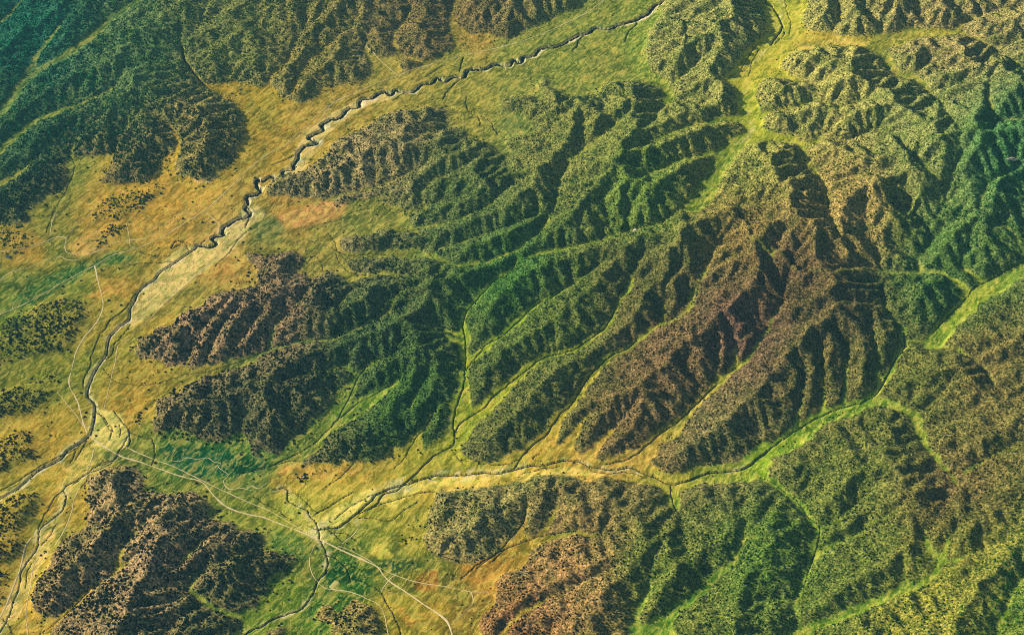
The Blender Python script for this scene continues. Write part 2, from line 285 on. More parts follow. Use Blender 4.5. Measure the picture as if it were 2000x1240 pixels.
cost = np.where(FL > .5, .02+.0*nz, REL*.45)*(1+.9*vnoise(GX, GY, 16, 12)**2+.25*RNG.uniform(-1, 1, GX.shape))
z = np.where(fixed, zf, 1e4)
NB = [(-1, 0, 1.), (1, 0, 1.), (0, -1, 1.), (0, 1, 1.), (-1, -1, 1.4142), (-1, 1, 1.4142), (1, -1, 1.4142), (1, 1, 1.4142)]
ny, nx = z.shape
for it in range(700):
    zp = np.pad(z, 1, constant_values=1e5); new = z
    for dy, dx, l in NB: new = np.minimum(new, zp[1+dy:1+dy+ny, 1+dx:1+dx+nx]+cost*l*G.d)
    if it % 20 == 19 and np.abs(new-z).max() < .01: break
    z = new
idx = np.arange(nx*ny).reshape(ny, nx)
fixf = fixed.ravel()
for it in range(14):
    zp = np.pad(z, 1, constant_values=1e6); ip = np.pad(idx, 1)
    best = np.zeros_like(z); rc = idx.copy(); dl = np.ones_like(z)
    for dy, dx, l in NB:
        s = (z-zp[1+dy:1+dy+ny, 1+dx:1+dx+nx])/(l*G.d); k = s > best
        best[k] = s[k]; rc[k] = ip[1+dy:1+dy+ny, 1+dx:1+dx+nx][k]; dl[k] = l*G.d
    rc = rc.ravel(); dl = dl.ravel(); me = idx.ravel(); rc[fixf] = me[fixf]
    lev = (rc != me).astype(np.int32); jump = rc.copy()
    while True:
        add = lev[jump]
        if not add.any(): break
        lev = lev+add; jump = jump[jump]
    order = np.argsort(lev, kind='stable'); cuts = np.searchsorted(lev[order], np.arange(lev.max()+2))
    A = np.ones(nx*ny)
    for L in range(lev.max(), 0, -1):
        nd = order[cuts[L]:cuts[L+1]]; np.add.at(A, rc[nd], A[nd])
    flr = FL.ravel()
    inc = dl*np.where(flr > .5, .012, np.minimum(REL.ravel()*.68, REL.ravel()*.80*(A)**-.35))
    inc = inc*(1+.15*nz.ravel()+.16*NZ2.ravel())
    zz = z.ravel().copy()
    for L in range(1, lev.max()+1):
        nd = order[cuts[L]:cuts[L+1]]; zz[nd] = zz[rc[nd]]+inc[nd]
    z = zz.reshape(ny, nx)
AREA = A.reshape(ny, nx)
H = z.copy()
H = .82*blur(H, .6)+.18*blur(H, 2.4)
H = np.where(fixed, np.minimum(H, zf+1), H)
H = blur(H, .45)
foot = np.clip(blur(FL, 3.)*2.2, 0, 1); foot = foot*foot*(3-2*foot); H = H*(1-foot*.75)+blur(H, 4.)*foot*.75      # foot slopes run out into the plain
isb = blur(ish, 3.); H = H+isb
DENS_ISL = blur(isl, .8)
print("erosion", H.min(), H.max(), round(time.time()-T0, 1), flush=True)
# ------------------------------------------------------------------ colour of soil, grass and leaves over the map (photo position, sRGB); teal at the far left is painted-in haze
SOIL = [(60, 60, 50, 132, 105), (30, 250, 90, 130, 80), (250, 120, 125, 152, 88), (450, 60, 160, 158, 80), (600, 100, 175, 155, 80), (850, 50, 165, 135, 80), (380, 260, 190, 165, 90), (200, 380, 170, 140, 80), (700, 310, 202, 172, 112), (900, 400, 115, 130, 66),
 (1100, 280, 160, 155, 75), (1250, 380, 128, 152, 56), (1380, 80, 180, 172, 92), (1600, 180, 198, 184, 96), (1850, 50, 190, 165, 100), (1950, 290, 85, 135, 75), (1800, 250, 165, 165, 88), (1450, 330, 180, 172, 80), (1450, 450, 160, 130, 68), (1650, 420, 205, 168, 95), (1550, 520, 120, 88, 62),
 (400, 640, 208, 162, 118), (550, 600, 180, 142, 105), (700, 650, 92, 115, 62), (480, 780, 125, 120, 75), (800, 780, 78, 118, 42), (1000, 540, 80, 130, 48), (1100, 620, 125, 135, 54), (1000, 830, 130, 130, 60), (1300, 700, 150, 114, 78), (1450, 640, 140, 98, 84), (1250, 830, 150, 118, 72), (1600, 720, 128, 112, 62), (1650, 600, 118, 100, 62), (1250, 560, 120, 112, 55), (1400, 860, 145, 130, 80),
 (1850, 480, 110, 140, 65), (1830, 570, 95, 125, 55), (1920, 720, 138, 118, 62), (1780, 740, 132, 130, 55), (300, 1100, 210, 168, 122), (220, 1000, 205, 168, 112), (430, 1180, 130, 120, 70), (690, 1210, 190, 160, 85), (950, 1020, 188, 168, 98), (1100, 1130, 195, 148, 92), (1000, 1200, 180, 125, 75), (1300, 1130, 128, 138, 52), (1500, 1080, 112, 140, 48),
 (1650, 950, 138, 142, 58), (1850, 950, 140, 116, 66), (1650, 1100, 122, 132, 52), (1820, 1190, 172, 162, 58), (1920, 1120, 150, 142, 55), (1990, 1180, 120, 140, 45), (60, 1020, 180, 145, 90), (100, 660, 160, 140, 70), (40, 790, 120, 125, 60), (1750, 860, 130, 130, 58)]
LEAF = [(40, 40, 0, 112, 104), (30, 250, 22, 88, 70), (140, 150, 20, 98, 82), (280, 100, 50, 104, 72), (450, 60, 76, 104, 60), (600, 100, 66, 82, 48), (850, 50, 35, 48, 46), (380, 260, 34, 52, 38), (100, 380, 28, 60, 44), (700, 310, 20, 40, 46), (900, 400, 14, 56, 44), (1100, 280, 14, 66, 44), (1250, 400, 12, 66, 34), (1380, 60, 18, 64, 38), (1600, 200, 40, 54, 34),
 (1850, 50, 38, 56, 46), (1960, 290, 6, 78, 56), (1450, 420, 36, 50, 28), (1550, 500, 36, 34, 34), (450, 620, 26, 34, 42), (700, 650, 16, 50, 42), (800, 790, 6, 46, 28), (1000, 540, 12, 60, 32), (1100, 620, 18, 58, 28), (1300, 700, 40, 40, 34), (1450, 640, 38, 32, 38), (1600, 700, 20, 52, 32), (1900, 700, 44, 54, 32), (1850, 560, 12, 70, 42),
 (300, 1100, 34, 40, 34), (420, 1200, 16, 40, 42), (950, 1020, 22, 36, 20), (1100, 1130, 42, 38, 24), (1300, 1150, 22, 52, 26), (1500, 1100, 18, 62, 28), (1650, 950, 32, 60, 32), (1850, 950, 50, 50, 32), (1850, 1190, 42, 80, 28), (1990, 1150, 22, 82, 28), (60, 1000, 44, 44, 24), (100, 680, 30, 46, 28), (690, 1220, 24, 40, 22)]
GRASS = [(20, 200, 80, 135, 90), (60, 140, 80, 130, 95), (180, 80, 95, 135, 80), (250, 10, 60, 125, 90), (60, 260, 120, 145, 70), (130, 330, 140, 140, 65), (300, 400, 198, 150, 68), (240, 380, 188, 146, 66), (380, 330, 195, 155, 65), (510, 215, 165, 140, 45), (460, 185, 175, 140, 50), (540, 250, 170, 135, 50), (600, 230, 175, 140, 70), (650, 190, 165, 135, 65),
 (800, 150, 155, 135, 70), (900, 120, 136, 130, 65), (1000, 95, 122, 130, 65), (1000, 140, 122, 126, 65), (1110, 120, 112, 128, 62), (1150, 40, 120, 132, 66), (930, 205, 145, 135, 70), (880, 170, 140, 130, 65), (1010, 235, 100, 122, 72), (1250, 90, 98, 132, 58), (1180, 110, 125, 128, 65), (740, 90, 150, 135, 70), (930, 80, 165, 130, 70),
 (1530, 30, 170, 165, 65), (1460, 130, 170, 160, 55), (1465, 230, 155, 160, 50), (1620, 85, 190, 160, 75), (1760, 80, 145, 135, 60), (1740, 130, 110, 125, 60), (1410, 310, 95, 130, 45), (1520, 268, 150, 150, 55), (1400, 237, 95, 130, 45), (560, 410, 175, 130, 70), (520, 445, 115, 115, 60), (650, 470, 145, 130, 75), (700, 430, 120, 120, 65), (760, 500, 125, 125, 65), (840, 505, 90, 125, 55),
 (330, 430, 200, 150, 70), (200, 440, 192, 145, 66), (300, 410, 192, 145, 66), (90, 430, 130, 125, 55), (60, 490, 190, 145, 65), (110, 490, 125, 125, 50), (60, 550, 75, 115, 45), (150, 550, 105, 125, 45), (20, 590, 80, 120, 45), (240, 520, 140, 130, 55), (230, 560, 190, 140, 60), (220, 600, 160, 140, 60), (430, 470, 195, 155, 100), (410, 510, 190, 140, 85), (370, 570, 160, 140, 75), (300, 620, 170, 140, 65), (250, 680, 150, 135, 50),
 (280, 730, 170, 140, 60), (160, 640, 165, 140, 55), (110, 620, 145, 135, 50), (170, 720, 135, 135, 50), (60, 730, 115, 120, 40), (120, 760, 130, 130, 45), (250, 790, 190, 145, 65), (230, 760, 165, 140, 55), (100, 850, 190, 150, 60), (140, 820, 180, 150, 65), (60, 945, 175, 150, 60), (100, 1030, 145, 140, 55), (30, 1180, 205, 165, 85), (110, 1000, 190, 145, 60), (60, 1140, 195, 160, 75), (20, 1060, 180, 145, 55),
 (330, 875, 60, 100, 50), (420, 905, 25, 92, 50), (500, 915, 45, 100, 55), (290, 870, 110, 125, 55), (350, 910, 80, 110, 50), (560, 935, 190, 145, 65), (600, 880, 95, 125, 60), (640, 915, 185, 155, 65), (700, 920, 190, 155, 75), (520, 900, 70, 110, 55), (380, 960, 130, 130, 60), (450, 1010, 125, 135, 55), (500, 950, 80, 115, 55), (580, 975, 175, 165, 70), (540, 1010, 150, 150, 60), (700, 975, 190, 170, 80),
 (600, 1110, 90, 115, 45), (660, 1110, 45, 95, 30), (560, 1160, 85, 125, 35), (640, 1170, 60, 105, 35), (700, 1140, 55, 100, 35), (720, 1050, 110, 130, 50), (780, 1020, 150, 140, 55), (760, 1105, 80, 100, 40), (800, 1060, 140, 130, 45), (850, 1090, 110, 110, 40), (870, 1150, 115, 105, 45), (800, 1160, 150, 135, 50), (760, 1190, 170, 145, 55), (850, 1180, 175, 140, 55), (900, 1180, 140, 110, 50), (940, 1110, 185, 130, 60),
 (880, 960, 195, 160, 75), (1000, 920, 195, 165, 80), (1080, 895, 185, 150, 70), (1150, 908, 190, 150, 85), (850, 905, 160, 150, 55), (910, 860, 160, 160, 50), (900, 740, 125, 155, 45), (950, 790, 160, 160, 45), (1000, 630, 105, 155, 45), (930, 580, 85, 145, 50), (1100, 560, 90, 140, 50), (1100, 690, 130, 145, 45), (1000, 735, 150, 155, 45), (1170, 650, 115, 135, 45), (1130, 760, 160, 145, 55), (1200, 690, 110, 125, 45),
 (650, 810, 85, 135, 60), (740, 765, 90, 145, 55), (690, 745, 75, 120, 55), (560, 890, 80, 120, 60), (1250, 880, 180, 145, 80), (1340, 815, 150, 135, 65), (1400, 925, 120, 135, 55), (1310, 945, 150, 140, 60), (1500, 890, 105, 155, 40), (1600, 820, 95, 145, 45), (1700, 790, 90, 140, 50), (1900, 565, 130, 150, 55), (1850, 620, 115, 150, 50), (1980, 515, 95, 145, 60), (1800, 515, 85, 125, 70), (1740, 630, 90, 130, 65),
 (1540, 960, 75, 135, 45), (1800, 850, 105, 135, 50), (1830, 1110, 90, 135, 45), (1650, 1200, 80, 135, 45), (1350, 1170, 55, 125, 40), (1270, 1230, 85, 145, 50), (1030, 1045, 170, 135, 60), (1100, 1040, 130, 125, 55), (1320, 990, 110, 140, 50), (470, 700, 105, 120, 70), (400, 720, 155, 135, 65), (560, 675, 80, 105, 65), (1800, 475, 90, 130, 75), (1970, 440, 120, 150, 90), (450, 1230, 90, 130, 40), (140, 1200, 185, 145, 65)]
# bare ground and fields with a shape of their own: outline, sRGB, softness m
PATCHES = [(P("20,1180 60,1090 95,1030 112,1008 122,1020 92,1080 64,1130 42,1190 10,1245 -12,1245"), (215, 180, 105), 5), (P("735,975 800,950 870,932 960,930 1000,920 1000,934 900,944 820,958 760,988"), (220, 190, 95), 5), (P("140,900 180,860 215,850 200,900 150,960 120,1000 110,980"), (205, 175, 90), 6), (P("600,262 640,225 700,196 760,178 790,182 720,205 660,240 620,290 590,335 560,350 575,300"), (205, 172, 110), 5), (P("335,490 420,480 485,420 495,440 440,500 380,545 320,590 268,635 258,640 262,600 290,560"), (212, 182, 118), 6), (P("530,440 560,412 620,400 680,402 660,425 600,445 545,445"), (196, 142, 82), 7), (P("600,400 660,396 690,392 640,410"), (200, 138, 85), 6), (P("815,1110 850,1105 848,1130 820,1142 800,1130"), (178, 118, 42), 5),
 (P("725,1060 745,1048 765,1052 750,1070 765,1085 740,1095 726,1080"), (198, 178, 72), 3), (P("780,1185 812,1195 805,1215 785,1205"), (205, 150, 60), 4), (P("180,800 235,805 250,850 235,885 205,890 172,860"), (222, 196, 115), 6), (P("640,1005 720,955 735,965 700,1000 660,1025 630,1025"), (222, 198, 105), 6), (P("555,965 590,990 615,1020 640,1040 655,1055 620,1055 590,1030 560,1000"), (192, 180, 80), 6),
 (P("120,905 135,900 143,912 130,920 118,915"), (215, 170, 90), 2), (P("290,450 355,415 395,400 400,412 340,440 300,470"), (208, 158, 76), 7), (P("130,470 190,435 205,465 190,485 145,492"), (205, 155, 76), 6), (P("160,580 245,545 240,570 200,580"), (205, 150, 62), 6), (P("425,440 460,440 500,400 510,420 470,470 430,475"), (205, 175, 120), 6), (P("1000,925 1100,912 1180,925 1100,932 1010,938"), (205, 172, 90), 5),
 (P("850,960 960,935 1000,930 1000,940 900,955"), (205, 170, 80), 5), (P("1550,85 1650,78 1700,88 1640,96 1560,98"), (200, 168, 80), 6), (P("370,325 400,330 430,328 432,342 405,345 380,345"), (220, 175, 105), 5), (P("300,865 420,880 520,905 500,925 430,920 400,930 340,905"), (22, 86, 48), 9), (P("400,905 480,920 470,940 430,930"), (18, 84, 50), 7), (P("640,1100 690,1110 700,1140 650,1150 630,1130"), (35, 84, 25), 7),
 (P("115,520 170,500 250,495 260,510 160,530 60,580 20,600 0,590 40,560"), (62, 104, 38), 9), (P("490,440 540,425 560,450 510,465"), (100, 108, 55), 9), (P("740,1095 800,1085 820,1095 770,1115"), (62, 88, 38), 6), (P("200,880 255,870 290,890 280,905 240,895 210,900"), (105, 115, 45), 6), (P("510,1020 600,1060 600,1090 540,1070"), (85, 115, 42), 8), (P("545,925 560,905 620,905 660,915 700,905 720,915 640,935 580,935"), (205, 158, 72), 6)]
def lin(c):
    c = np.asarray(c, float)/255.; return np.where(c < .04045, c/12.92, ((c+.055)/1.055)**2.4)*np.array([1.02, 1.04, .52])
ALB_G, ALB_S, ALB_L = 1.08, .47, .60
GRASS = [(a, b, r+.5*max(0, g-r)*(g > 110), g*(.97 if g > 110 else 1), bl) for a, b, r, g, bl in GRASS]
C = Grid(G.x0, G.y0, 20., 212, 186)
cx, cy = C.xy(); ch = G.sample(H, cx, cy); cpx, cpy = to_px(cx, cy, ch)
cpx = np.clip(cpx, -30, 2030); cpy = np.clip(cpy, -20, 1260)
def colmap(tab, alb, soft, power):
    t = [r[:2]+tuple(lin(r[2:])*alb) for r in tab]; return idw(t, cpx, cpy, power, soft)
SOILM, GRASSM, LEAFM = colmap(SOIL, ALB_S, 60., 1.8)*np.array([1., 1., 1.75]), colmap(GRASS, ALB_G, 18., 2.0), colmap(LEAF, ALB_L, 60., 1.8)
def samp3(g, a, x, y): return np.stack([g.sample(a[..., k], x, y) for k in range(3)], -1)

# ------------------------------------------------------------------ incised channels and roads, draped on the eroded terrain
def drape(pts):
    p = np.array(pts, float); zz = np.array([zref(*q) for q in pts])
    for _ in range(10):
        x, y = ground_at(p[:, 0], p[:, 1], zz); zz = .4*zz+.6*G.sample(H, x, y)
    return np.stack([x, y], 1)
def smooth_line(p, step=3., rough=0., seed=1):
    """Catmull-Rom through the points, evenly spaced, with a natural wobble"""
    q = np.vstack([2*p[0]-p[1], p, 2*p[-1]-p[-2]]); out = []
    for i in range(len(p)-1):
        a, b, c, d = q[i:i+4]; n = max(2, int(np.hypot(*(c-b))/step)); t = (np.arange(n)/n)[:, None]
        out.append(.5*((2*b)+(-a+c)*t+(2*a-5*b+4*c-d)*t**2+(-a+3*b-3*c+d)*t**3))
    out = np.vstack(out+[p[-1:]])
    if rough:
        out = out+rough*np.stack([vnoise(out[:, 0], out[:, 1], 14, seed)+.6*vnoise(out[:, 0], out[:, 1], 6, seed+1), vnoise(out[:, 0], out[:, 1], 14, seed+2)+.6*vnoise(out[:, 0], out[:, 1], 6, seed+3)], 1)
    return out
CUTN = CANYON.index((383., 481.))
# kind, points, half width m, depth m, wobble
CHAN = [
 ('gully', P("202,812 210,826 219,836 216,850 213,858"), 1.3, 1.8, 2.), ('gully', P("190,806 198,812 206,820"), 1.3, 1.8, 2.), ('gully', P("234,830 236,842 233,852"), 1.2, 1.6, 2.), ('gully', P("156,866 145,885 142,894 136,904"), 1.3, 1.8, 2.), ('gully', P("232,889 222,897 208,900 188,911 168,926 144,945"), 1.3, 1.8, 2.),
 ('gully', P("173,928 167,941 158,952"), 1.2, 1.6, 2.), ('gully', P("717,996 745,984 785,972 820,962 850,960"), 1.1, 1.5, 2.), ('gully', P("700,1010 730,1012 761,1018 785,1000 819,979"), 1.0, 1.4, 2.), ('gully', P("612,1008 628,998 643,989 670,972 690,960"), 1.2, 1.6, 2.), ('gully', P("125,955 112,966 100,985 88,1003 80,1020 75,1032"), 1.2, 1.6, 2.), ('gully', P("112,1020 102,1037 92,1052 80,1062"), 1.1, 1.5, 2.),
 ('gully', P("620,1000 608,990 590,975 575,962"), 1.0, 1.4, 2.), ('gully', P("648,1040 660,1038 680,1045 700,1060"), 1.0, 1.4, 2.), ('gully', P("690,520 700,540 672,505 660,492 652,470 640,455"), 1.0, 1.3, 2.), ('gully', P("600,515 612,500 625,512 632,530"), 1.0, 1.3, 2.), ('gully', P("30,960 60,930 90,905"), 1.1, 1.5, 2.), ('gully', P("745,400 770,415 800,405 825,398"), 1.0, 1.3, 2.), ('gully', P("620,440 660,430 690,415 720,408"), 1.0, 1.3, 2.),
 ('gully', P("930,900 960,908 990,905 1010,897"), 1.0, 1.4, 2.), ('gully', P("1020,925 1060,915 1095,910"), 1.0, 1.4, 2.), ('gully', P("860,1000 890,985 905,965"), .9, 1.2, 2.), ('gully', P("900,1130 930,1105 960,1085 985,1070"), 1.1, 1.5, 2.), ('gully', P("620,890 600,900 570,898 545,905 500,915"), 1.1, 1.5, 2.), ('gully', P("690,905 670,925 650,940 630,955"), 1.0, 1.4, 2.), ('gully', P("1485,95 1470,120 1462,150"), 1.0, 1.4, 2.), ('gully', P("1540,30 1545,50 1540,70"), 1.0, 1.3, 2.),
 ('canyon', CANYON[:CUTN+1], 5.0, 8.0, 1.8), ('wash', CANYON[CUTN:], 3.2, 4.5, 1.), ('wash', WASH, 2.2, 3., 1.4), ('wash', WASH2, 1.8, 2.4, 1.4), ('wash', NS, 1.7, 2.3, 2.0), ('wash', BLW, 1.5, 2.0, 2.0),
 ('gully', V1, 1.39, 2.4, 1.8), ('gully', V2[2:], 1.31, 2.2, 1.8), ('gully', V3[2:], 1.39, 2.4, 1.8), ('gully', V4[4:], 1.39, 2.4, 1.8), ('gully', V6[3:], 1.31, 2.2, 1.8), ('gully', V7, 1.15, 2., 1.5), ('gully', V9[3:], 1.23, 2.2, 1.5), ('gully', V22[2:], 1.23, 2.2, 1.5), ('gully', V22B[1:6], 1.15, 2., 1.5), ('gully', V21[5:], 0.98, 1.6, 1.8),
 ('gully', V24[1:], 0.98, 1.6, 1.5), ('gully', V25[2:], 1.07, 1.8, 1.5), ('gully', V20[1:9], 0.98, 1.6, 1.5), ('gully', V20B, 0.98, 1.6, 1.5), ('gully', V23, 0.98, 1.7, 1.5), ('gully', V11, 0.98, 1.6, 1.5), ('gully', V26[3:], 0.98, 1.6, 1.5), ('gully', VT3, 1.07, 1.8, 1.5), ('wash', VT4[:6], 3.5, 7., 1.), ('gully', V8[2:9], 0.98, 1.6, 1.5),
 ('wash', P("1495,-10 1497,8 1510,16 1523,38 1528,55 1516,72 1505,88"), 2.6, 3.6, 1.4), ('gully', P("1533,-5 1535,15 1538,30"), 0.98, 1.6, 1.5), ('gully', P("1529,52 1533,65 1524,76 1512,88"), 1.31, 2., 1.8), ('gully', P("1475,90 1462,110 1448,135"), 0.98, 1.6, 1.5),
 ('gully', P("263,574 244,603 237,610 217,624 207,640 193,657 180,688 176,715 166,735 161,759"), 1.31, 2.2, 2.1), ('gully', P("254,634 237,657 224,671 220,690 208,700"), 1.23, 2., 2.1), ('gully', P("342,511 300,513 240,517 225,515"), 0.98, 1.6, 1.8), ('gully', P("330,500 300,500 275,492"), 0.98, 1.6, 1.8), ('gully', P("912,190 910,203 917,220 934,230 937,246"), 1.39, 2.4, 2.1), ('gully', P("940,228 954,234 964,247 971,261 985,270"), 1.39, 2.4, 2.1),
 ('gully', P("1240,40 1244,47 1227,64 1220,82"), 1.64, 2.8, 1.8), ('gully', P("1143,68 1130,80 1126,92 1115,100"), 1.64, 2.8, 1.8), ('gully', P("1130,84 1145,92"), 1.31, 2., 1.5), ('gully', P("905,112 900,129 898,140"), 1.64, 2.8, 1.8), ('gully', P("832,150 853,135 873,127 897,131"), 1.48, 2.4, 2.1), ('gully', P("895,158 886,166 873,180 863,195"), 1.64, 2.8, 2.1), ('gully', P("795,180 785,185 768,196"), 1.31, 2.2, 1.5),
 ('gully', P("752,172 744,174 717,180 690,193 675,200"), 1.31, 2.2, 1.5), ('gully', P("575,303 555,313 530,322"), 1.64, 2.6, 1.8), ('gully', P("488,448 470,462 450,490 420,520"), 1.15, 1.8, 1.8), ('gully', P("483,400 487,425 478,445"), 1.64, 2.6, 1.8), ('gully', P("350,478 335,485 345,470 370,474"), 1.97, 3.2, 1.5), ('gully', P("400,470 375,490 362,480"), 1.48, 2.4, 1.5),
 ('gully', P("185,806 200,815 212,835 222,845"), 1.23, 2., 2.1), ('wash', P("222,802 228,810 240,825 252,840 253,865 248,872"), 1.9, 2.4, 1.), ('gully', P("248,872 235,880 220,900 190,910"), 1.15, 1.8, 1.8), ('gully', P("254,845 288,856 298,858 302,880 300,900 296,908"), 1.23, 2., 1.8), ('gully', P("170,858 140,880 115,890 75,912 40,935 0,958"), 1.31, 2.2, 1.8), ('gully', P("175,850 158,880 145,900"), 1.23, 2., 1.5),
 ('gully', P("622,1033 610,1030 600,1026"), 1.07, 1.7, 1.5), ('gully', P("640,1032 655,1045 668,1060 660,1068"), 1.07, 1.8, 1.8), ('gully', P("636,1085 660,1092 672,1105 682,1120 685,1138"), 1.23, 2., 2.0), ('gully', P("672,1100 690,1105 700,1112"), 0.98, 1.6, 1.8), ('gully', P("690,1130 720,1140 742,1155 755,1175 768,1200 780,1225 785,1250"), 1.23, 2., 1.8), ('gully', P("498,970 520,985 545,995 560,1010"), 0.98, 1.6, 2.0),
 ('gully', P("5,1208 17,1222 32,1245"), 1.23, 2., 1.5), ('gully', P("62,1098 52,1120 50,1150"), 0.98, 1.6, 1.5), ('gully', P("655,1012 690,985 740,960"), 0.98, 1.6, 1.8), ('gully', P("905,905 890,890 880,870"), 0.98, 1.6, 1.8), ('gully', P("1149,910 1160,920 1190,925 1230,922 1265,935"), 1.07, 1.8, 1.8), ('gully', P("1060,900 1040,895 1055,885"), 0.98, 1.6, 1.8)]
# name of the track in words, points, half width m
MAINROAD = P("1215,-20 1180,0 1149,24 1115,41 1065,64 1014,83 954,98 900,110 846,125 802,139 775,149 737,163 683,186 649,203 626,234 605,251 565,281 524,301 481,335 450,366 405,408 359,437 312,466 278,481 251,490 217,500 185,519 152,535 115,556 68,583 34,600 -20,622")
ROADS = [("thin pale track running straight down the valley beside the winding canyon", MAINROAD, 1.5), ("wide pale dirt road curving from the track fork down across the plain past the bare fan", P("185,519 190,542 196,566 202,593 196,617 183,637 163,661 149,688 142,715 135,749 146,773 154,790 161,820 166,834 173,849 196,867 237,891 271,901 305,913 339,925 366,933 390,939 403,949 417,966 434,983 457,996 481,1003 514,1010 548,1023 592,1040 626,1054 656,1069 690,1084 731,1103 741,1111 758,1132 792,1155 822,1176 853,1196 873,1213 887,1250"), 1.9),
 ("thin track running beside the wide dirt road from the bare fan to the wash", P("237,869 291,893 332,908 373,927 403,942 444,962 491,983 524,996 565,1020 600,1040"), 1.15), ("thin track just north of the wide road, from wash to red patch", P("660,1066 683,1074 715,1090 741,1108 778,1125 819,1137 870,1145 920,1155 954,1155"), .75), ("narrow farm track looping past the pale rectangular field", P("615,1064 605,1091 609,1118 622,1137 639,1149 683,1155 717,1169 741,1182 751,1203 762,1255"), .85),
 ("short straight track crossing the wide dirt road at right angles", P("774,1119 758,1135 744,1155"), 1.1), ("short side track between the wide road and pale wash bed", P("700,1020 697,1037 675,1056 660,1069"), 1.1), ("straight thin track along the edge of the wooded hills east of the sandy wash", P("430,497 369,551 322,593 281,634 237,671 230,678 224,712 217,739 207,783 203,798"), 1.2), ("pale track following the foot of the orange mound across the green meadow", P("-20,565 0,549 20,532 58,522 112,502 130,507 149,508 168,498 190,491 224,475 251,470 285,466"), 1.4),
 ("track curving around the western end of the orange mound", P("-20,494 34,488 78,476 112,463 129,466 127,480 130,492 142,496 160,493 190,485"), 1.3), ("track climbing northeast up the grassy gap behind the orange mound", P("129,466 146,444 176,417 190,395"), 1.0), ("faint track going north from the junction west of the orange mound", P("98,461 102,434 112,410 120,400"), 1.0), ("short crooked track dropping from the small grove to the road", P("247,437 252,458 254,478 262,486"), 1.0),
 ("short straight spur leading from the valley track to the canyon edge", P("403,415 420,430 434,444"), 1.0), ("sandy track through the narrow plain left of the dark wooded hill", P("185,874 176,905 160,945 146,972 139,1003 125,1037 108,1064"), 1.4), ("wide sandy track running down the lower left corner of the plain", P("62,1050 51,1064 34,1125 14,1176 -10,1225"), 2.2), ("thin track along the foot of the wooded hill near the lower left corner", P("75,1090 64,1108 61,1138 51,1193 56,1250"), 1.1),
 ("second thin track close beside the valley track below the bend", P("683,186 656,200 629,217 602,244 578,264 560,282"), 1.0), ("straight thin track slanting down from the hills to the valley track", P("710,82 722,98 744,119 775,147"), 1.1), ("faint footpath slanting over the yellow plain to the wide road", P("112,766 135,793 149,810 163,832"), .9), ("faint track winding through the scrub near the bottom edge", P("920,1155 925,1175 912,1190 886,1216"), .7),
 ("pale meandering sand stream bed through the dark green meadow", P("522,942 505,954 490,948 484,955 470,953 447,955 437,940 446,928 434,918 427,911 432,905 417,901 406,894 386,896 366,894 352,900 335,899"), 1.2)]
ROADP = [smooth_line(drape(p), 4., .5, 50+i) for i, (_, p, _) in enumerate(ROADS)]
CHANP = [smooth_line(drape(p), 2.5, wob, 90+i) for i, (_, p, _, _, wob) in enumerate(CHAN)]

_q = CHANP[[k for k, c in enumerate(CHAN) if c[0] == 'canyon'][0]]
_s = np.concatenate([[0], np.cumsum(np.hypot(*np.diff(_q, axis=0).T))]); _t = np.gradient(_q, axis=0); _t /= np.linalg.norm(_t, axis=1, keepdims=True)
_q += np.stack([-_t[:, 1], _t[:, 0]], 1)*(8.5*np.sin(_s/9.5+2.2*vnoise(_s, _s*0, 60, 5))*np.clip(.55+1.1*vnoise(_s, _s*0+9, 130, 6), .1, 1.2)*np.clip(_s/60, 0, 1))[:, None]

# ------------------------------------------------------------------ the fine ground sheet
SH = -.27
vs = [1170.]
while vs[-1] < 3800: vs.append(vs[-1]+1.65+(vs[-1]-1170)/2600*1.75)
vs = np.array(vs); NU = 1780
def xl(v): return -1088-300-(v-1290)*.148
def xr(v): return 786+330+(v-1417)*.355
def skirt(n, first, growth):
    s = first*growth**np.arange(n); return np.cumsum(s)
NS_ = 28
sv = skirt(NS_, 8., 1.26); su = skirt(NS_, .004, 1.27)
VS = np.concatenate([vs[0]-sv[::-1], vs, vs[-1]+sv]); US = np.concatenate([-su[::-1], np.linspace(0, 1, NU), 1+su])
vcl = np.clip(VS, vs[0]-500, 20000.)
FV = VS[:, None]; Wv = (xr(np.maximum(FV, 600))-xl(np.maximum(FV, 600)))
FX = xl(np.maximum(FV, 600))+US[None, :]*Wv
FY = FV+SH*np.clip(FX, -4000, 4000)
NYF, NXF = FX.shape
print("grid", FX.shape, flush=True)
Dc = np.full(FX.shape, 30.); Wc = np.ones(FX.shape); Kc = np.zeros(FX.shape); Lc = np.zeros(FX.shape)
def fine_seg(p0, p1, hw, dep, rmax=16):
    v0 = min(p0[1]-SH*p0[0], p1[1]-SH*p1[0])-rmax; v1 = max(p0[1]-SH*p0[0], p1[1]-SH*p1[0])+rmax
    a, b = np.searchsorted(VS, [v0, v1])
    if a >= b: return
    vm = VS[(a+b)//2]; wl_ = xr(vm)-xl(vm)
    u0 = (min(p0[0], p1[0])-rmax-xl(vm))/wl_-.006; u1 = (max(p0[0], p1[0])+rmax-xl(vm))/wl_+.006
    c, d = np.searchsorted(US, [u0, u1])
    if c >= d: return
    X = FX[a:b, c:d]; Y = FY[a:b, c:d]; dx, dy = p1[0]-p0[0], p1[1]-p0[1]
    t = np.clip(((X-p0[0])*dx+(Y-p0[1])*dy)/(dx*dx+dy*dy+1e-9), 0, 1)
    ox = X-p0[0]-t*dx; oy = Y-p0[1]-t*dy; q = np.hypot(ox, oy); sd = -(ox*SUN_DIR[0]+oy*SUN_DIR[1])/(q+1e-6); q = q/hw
    old = Dc[a:b, c:d]; k = q < old; old[k] = q[k]; Kc[a:b, c:d][k] = dep; Wc[a:b, c:d][k] = hw; Lc[a:b, c:d][k] = sd[k]
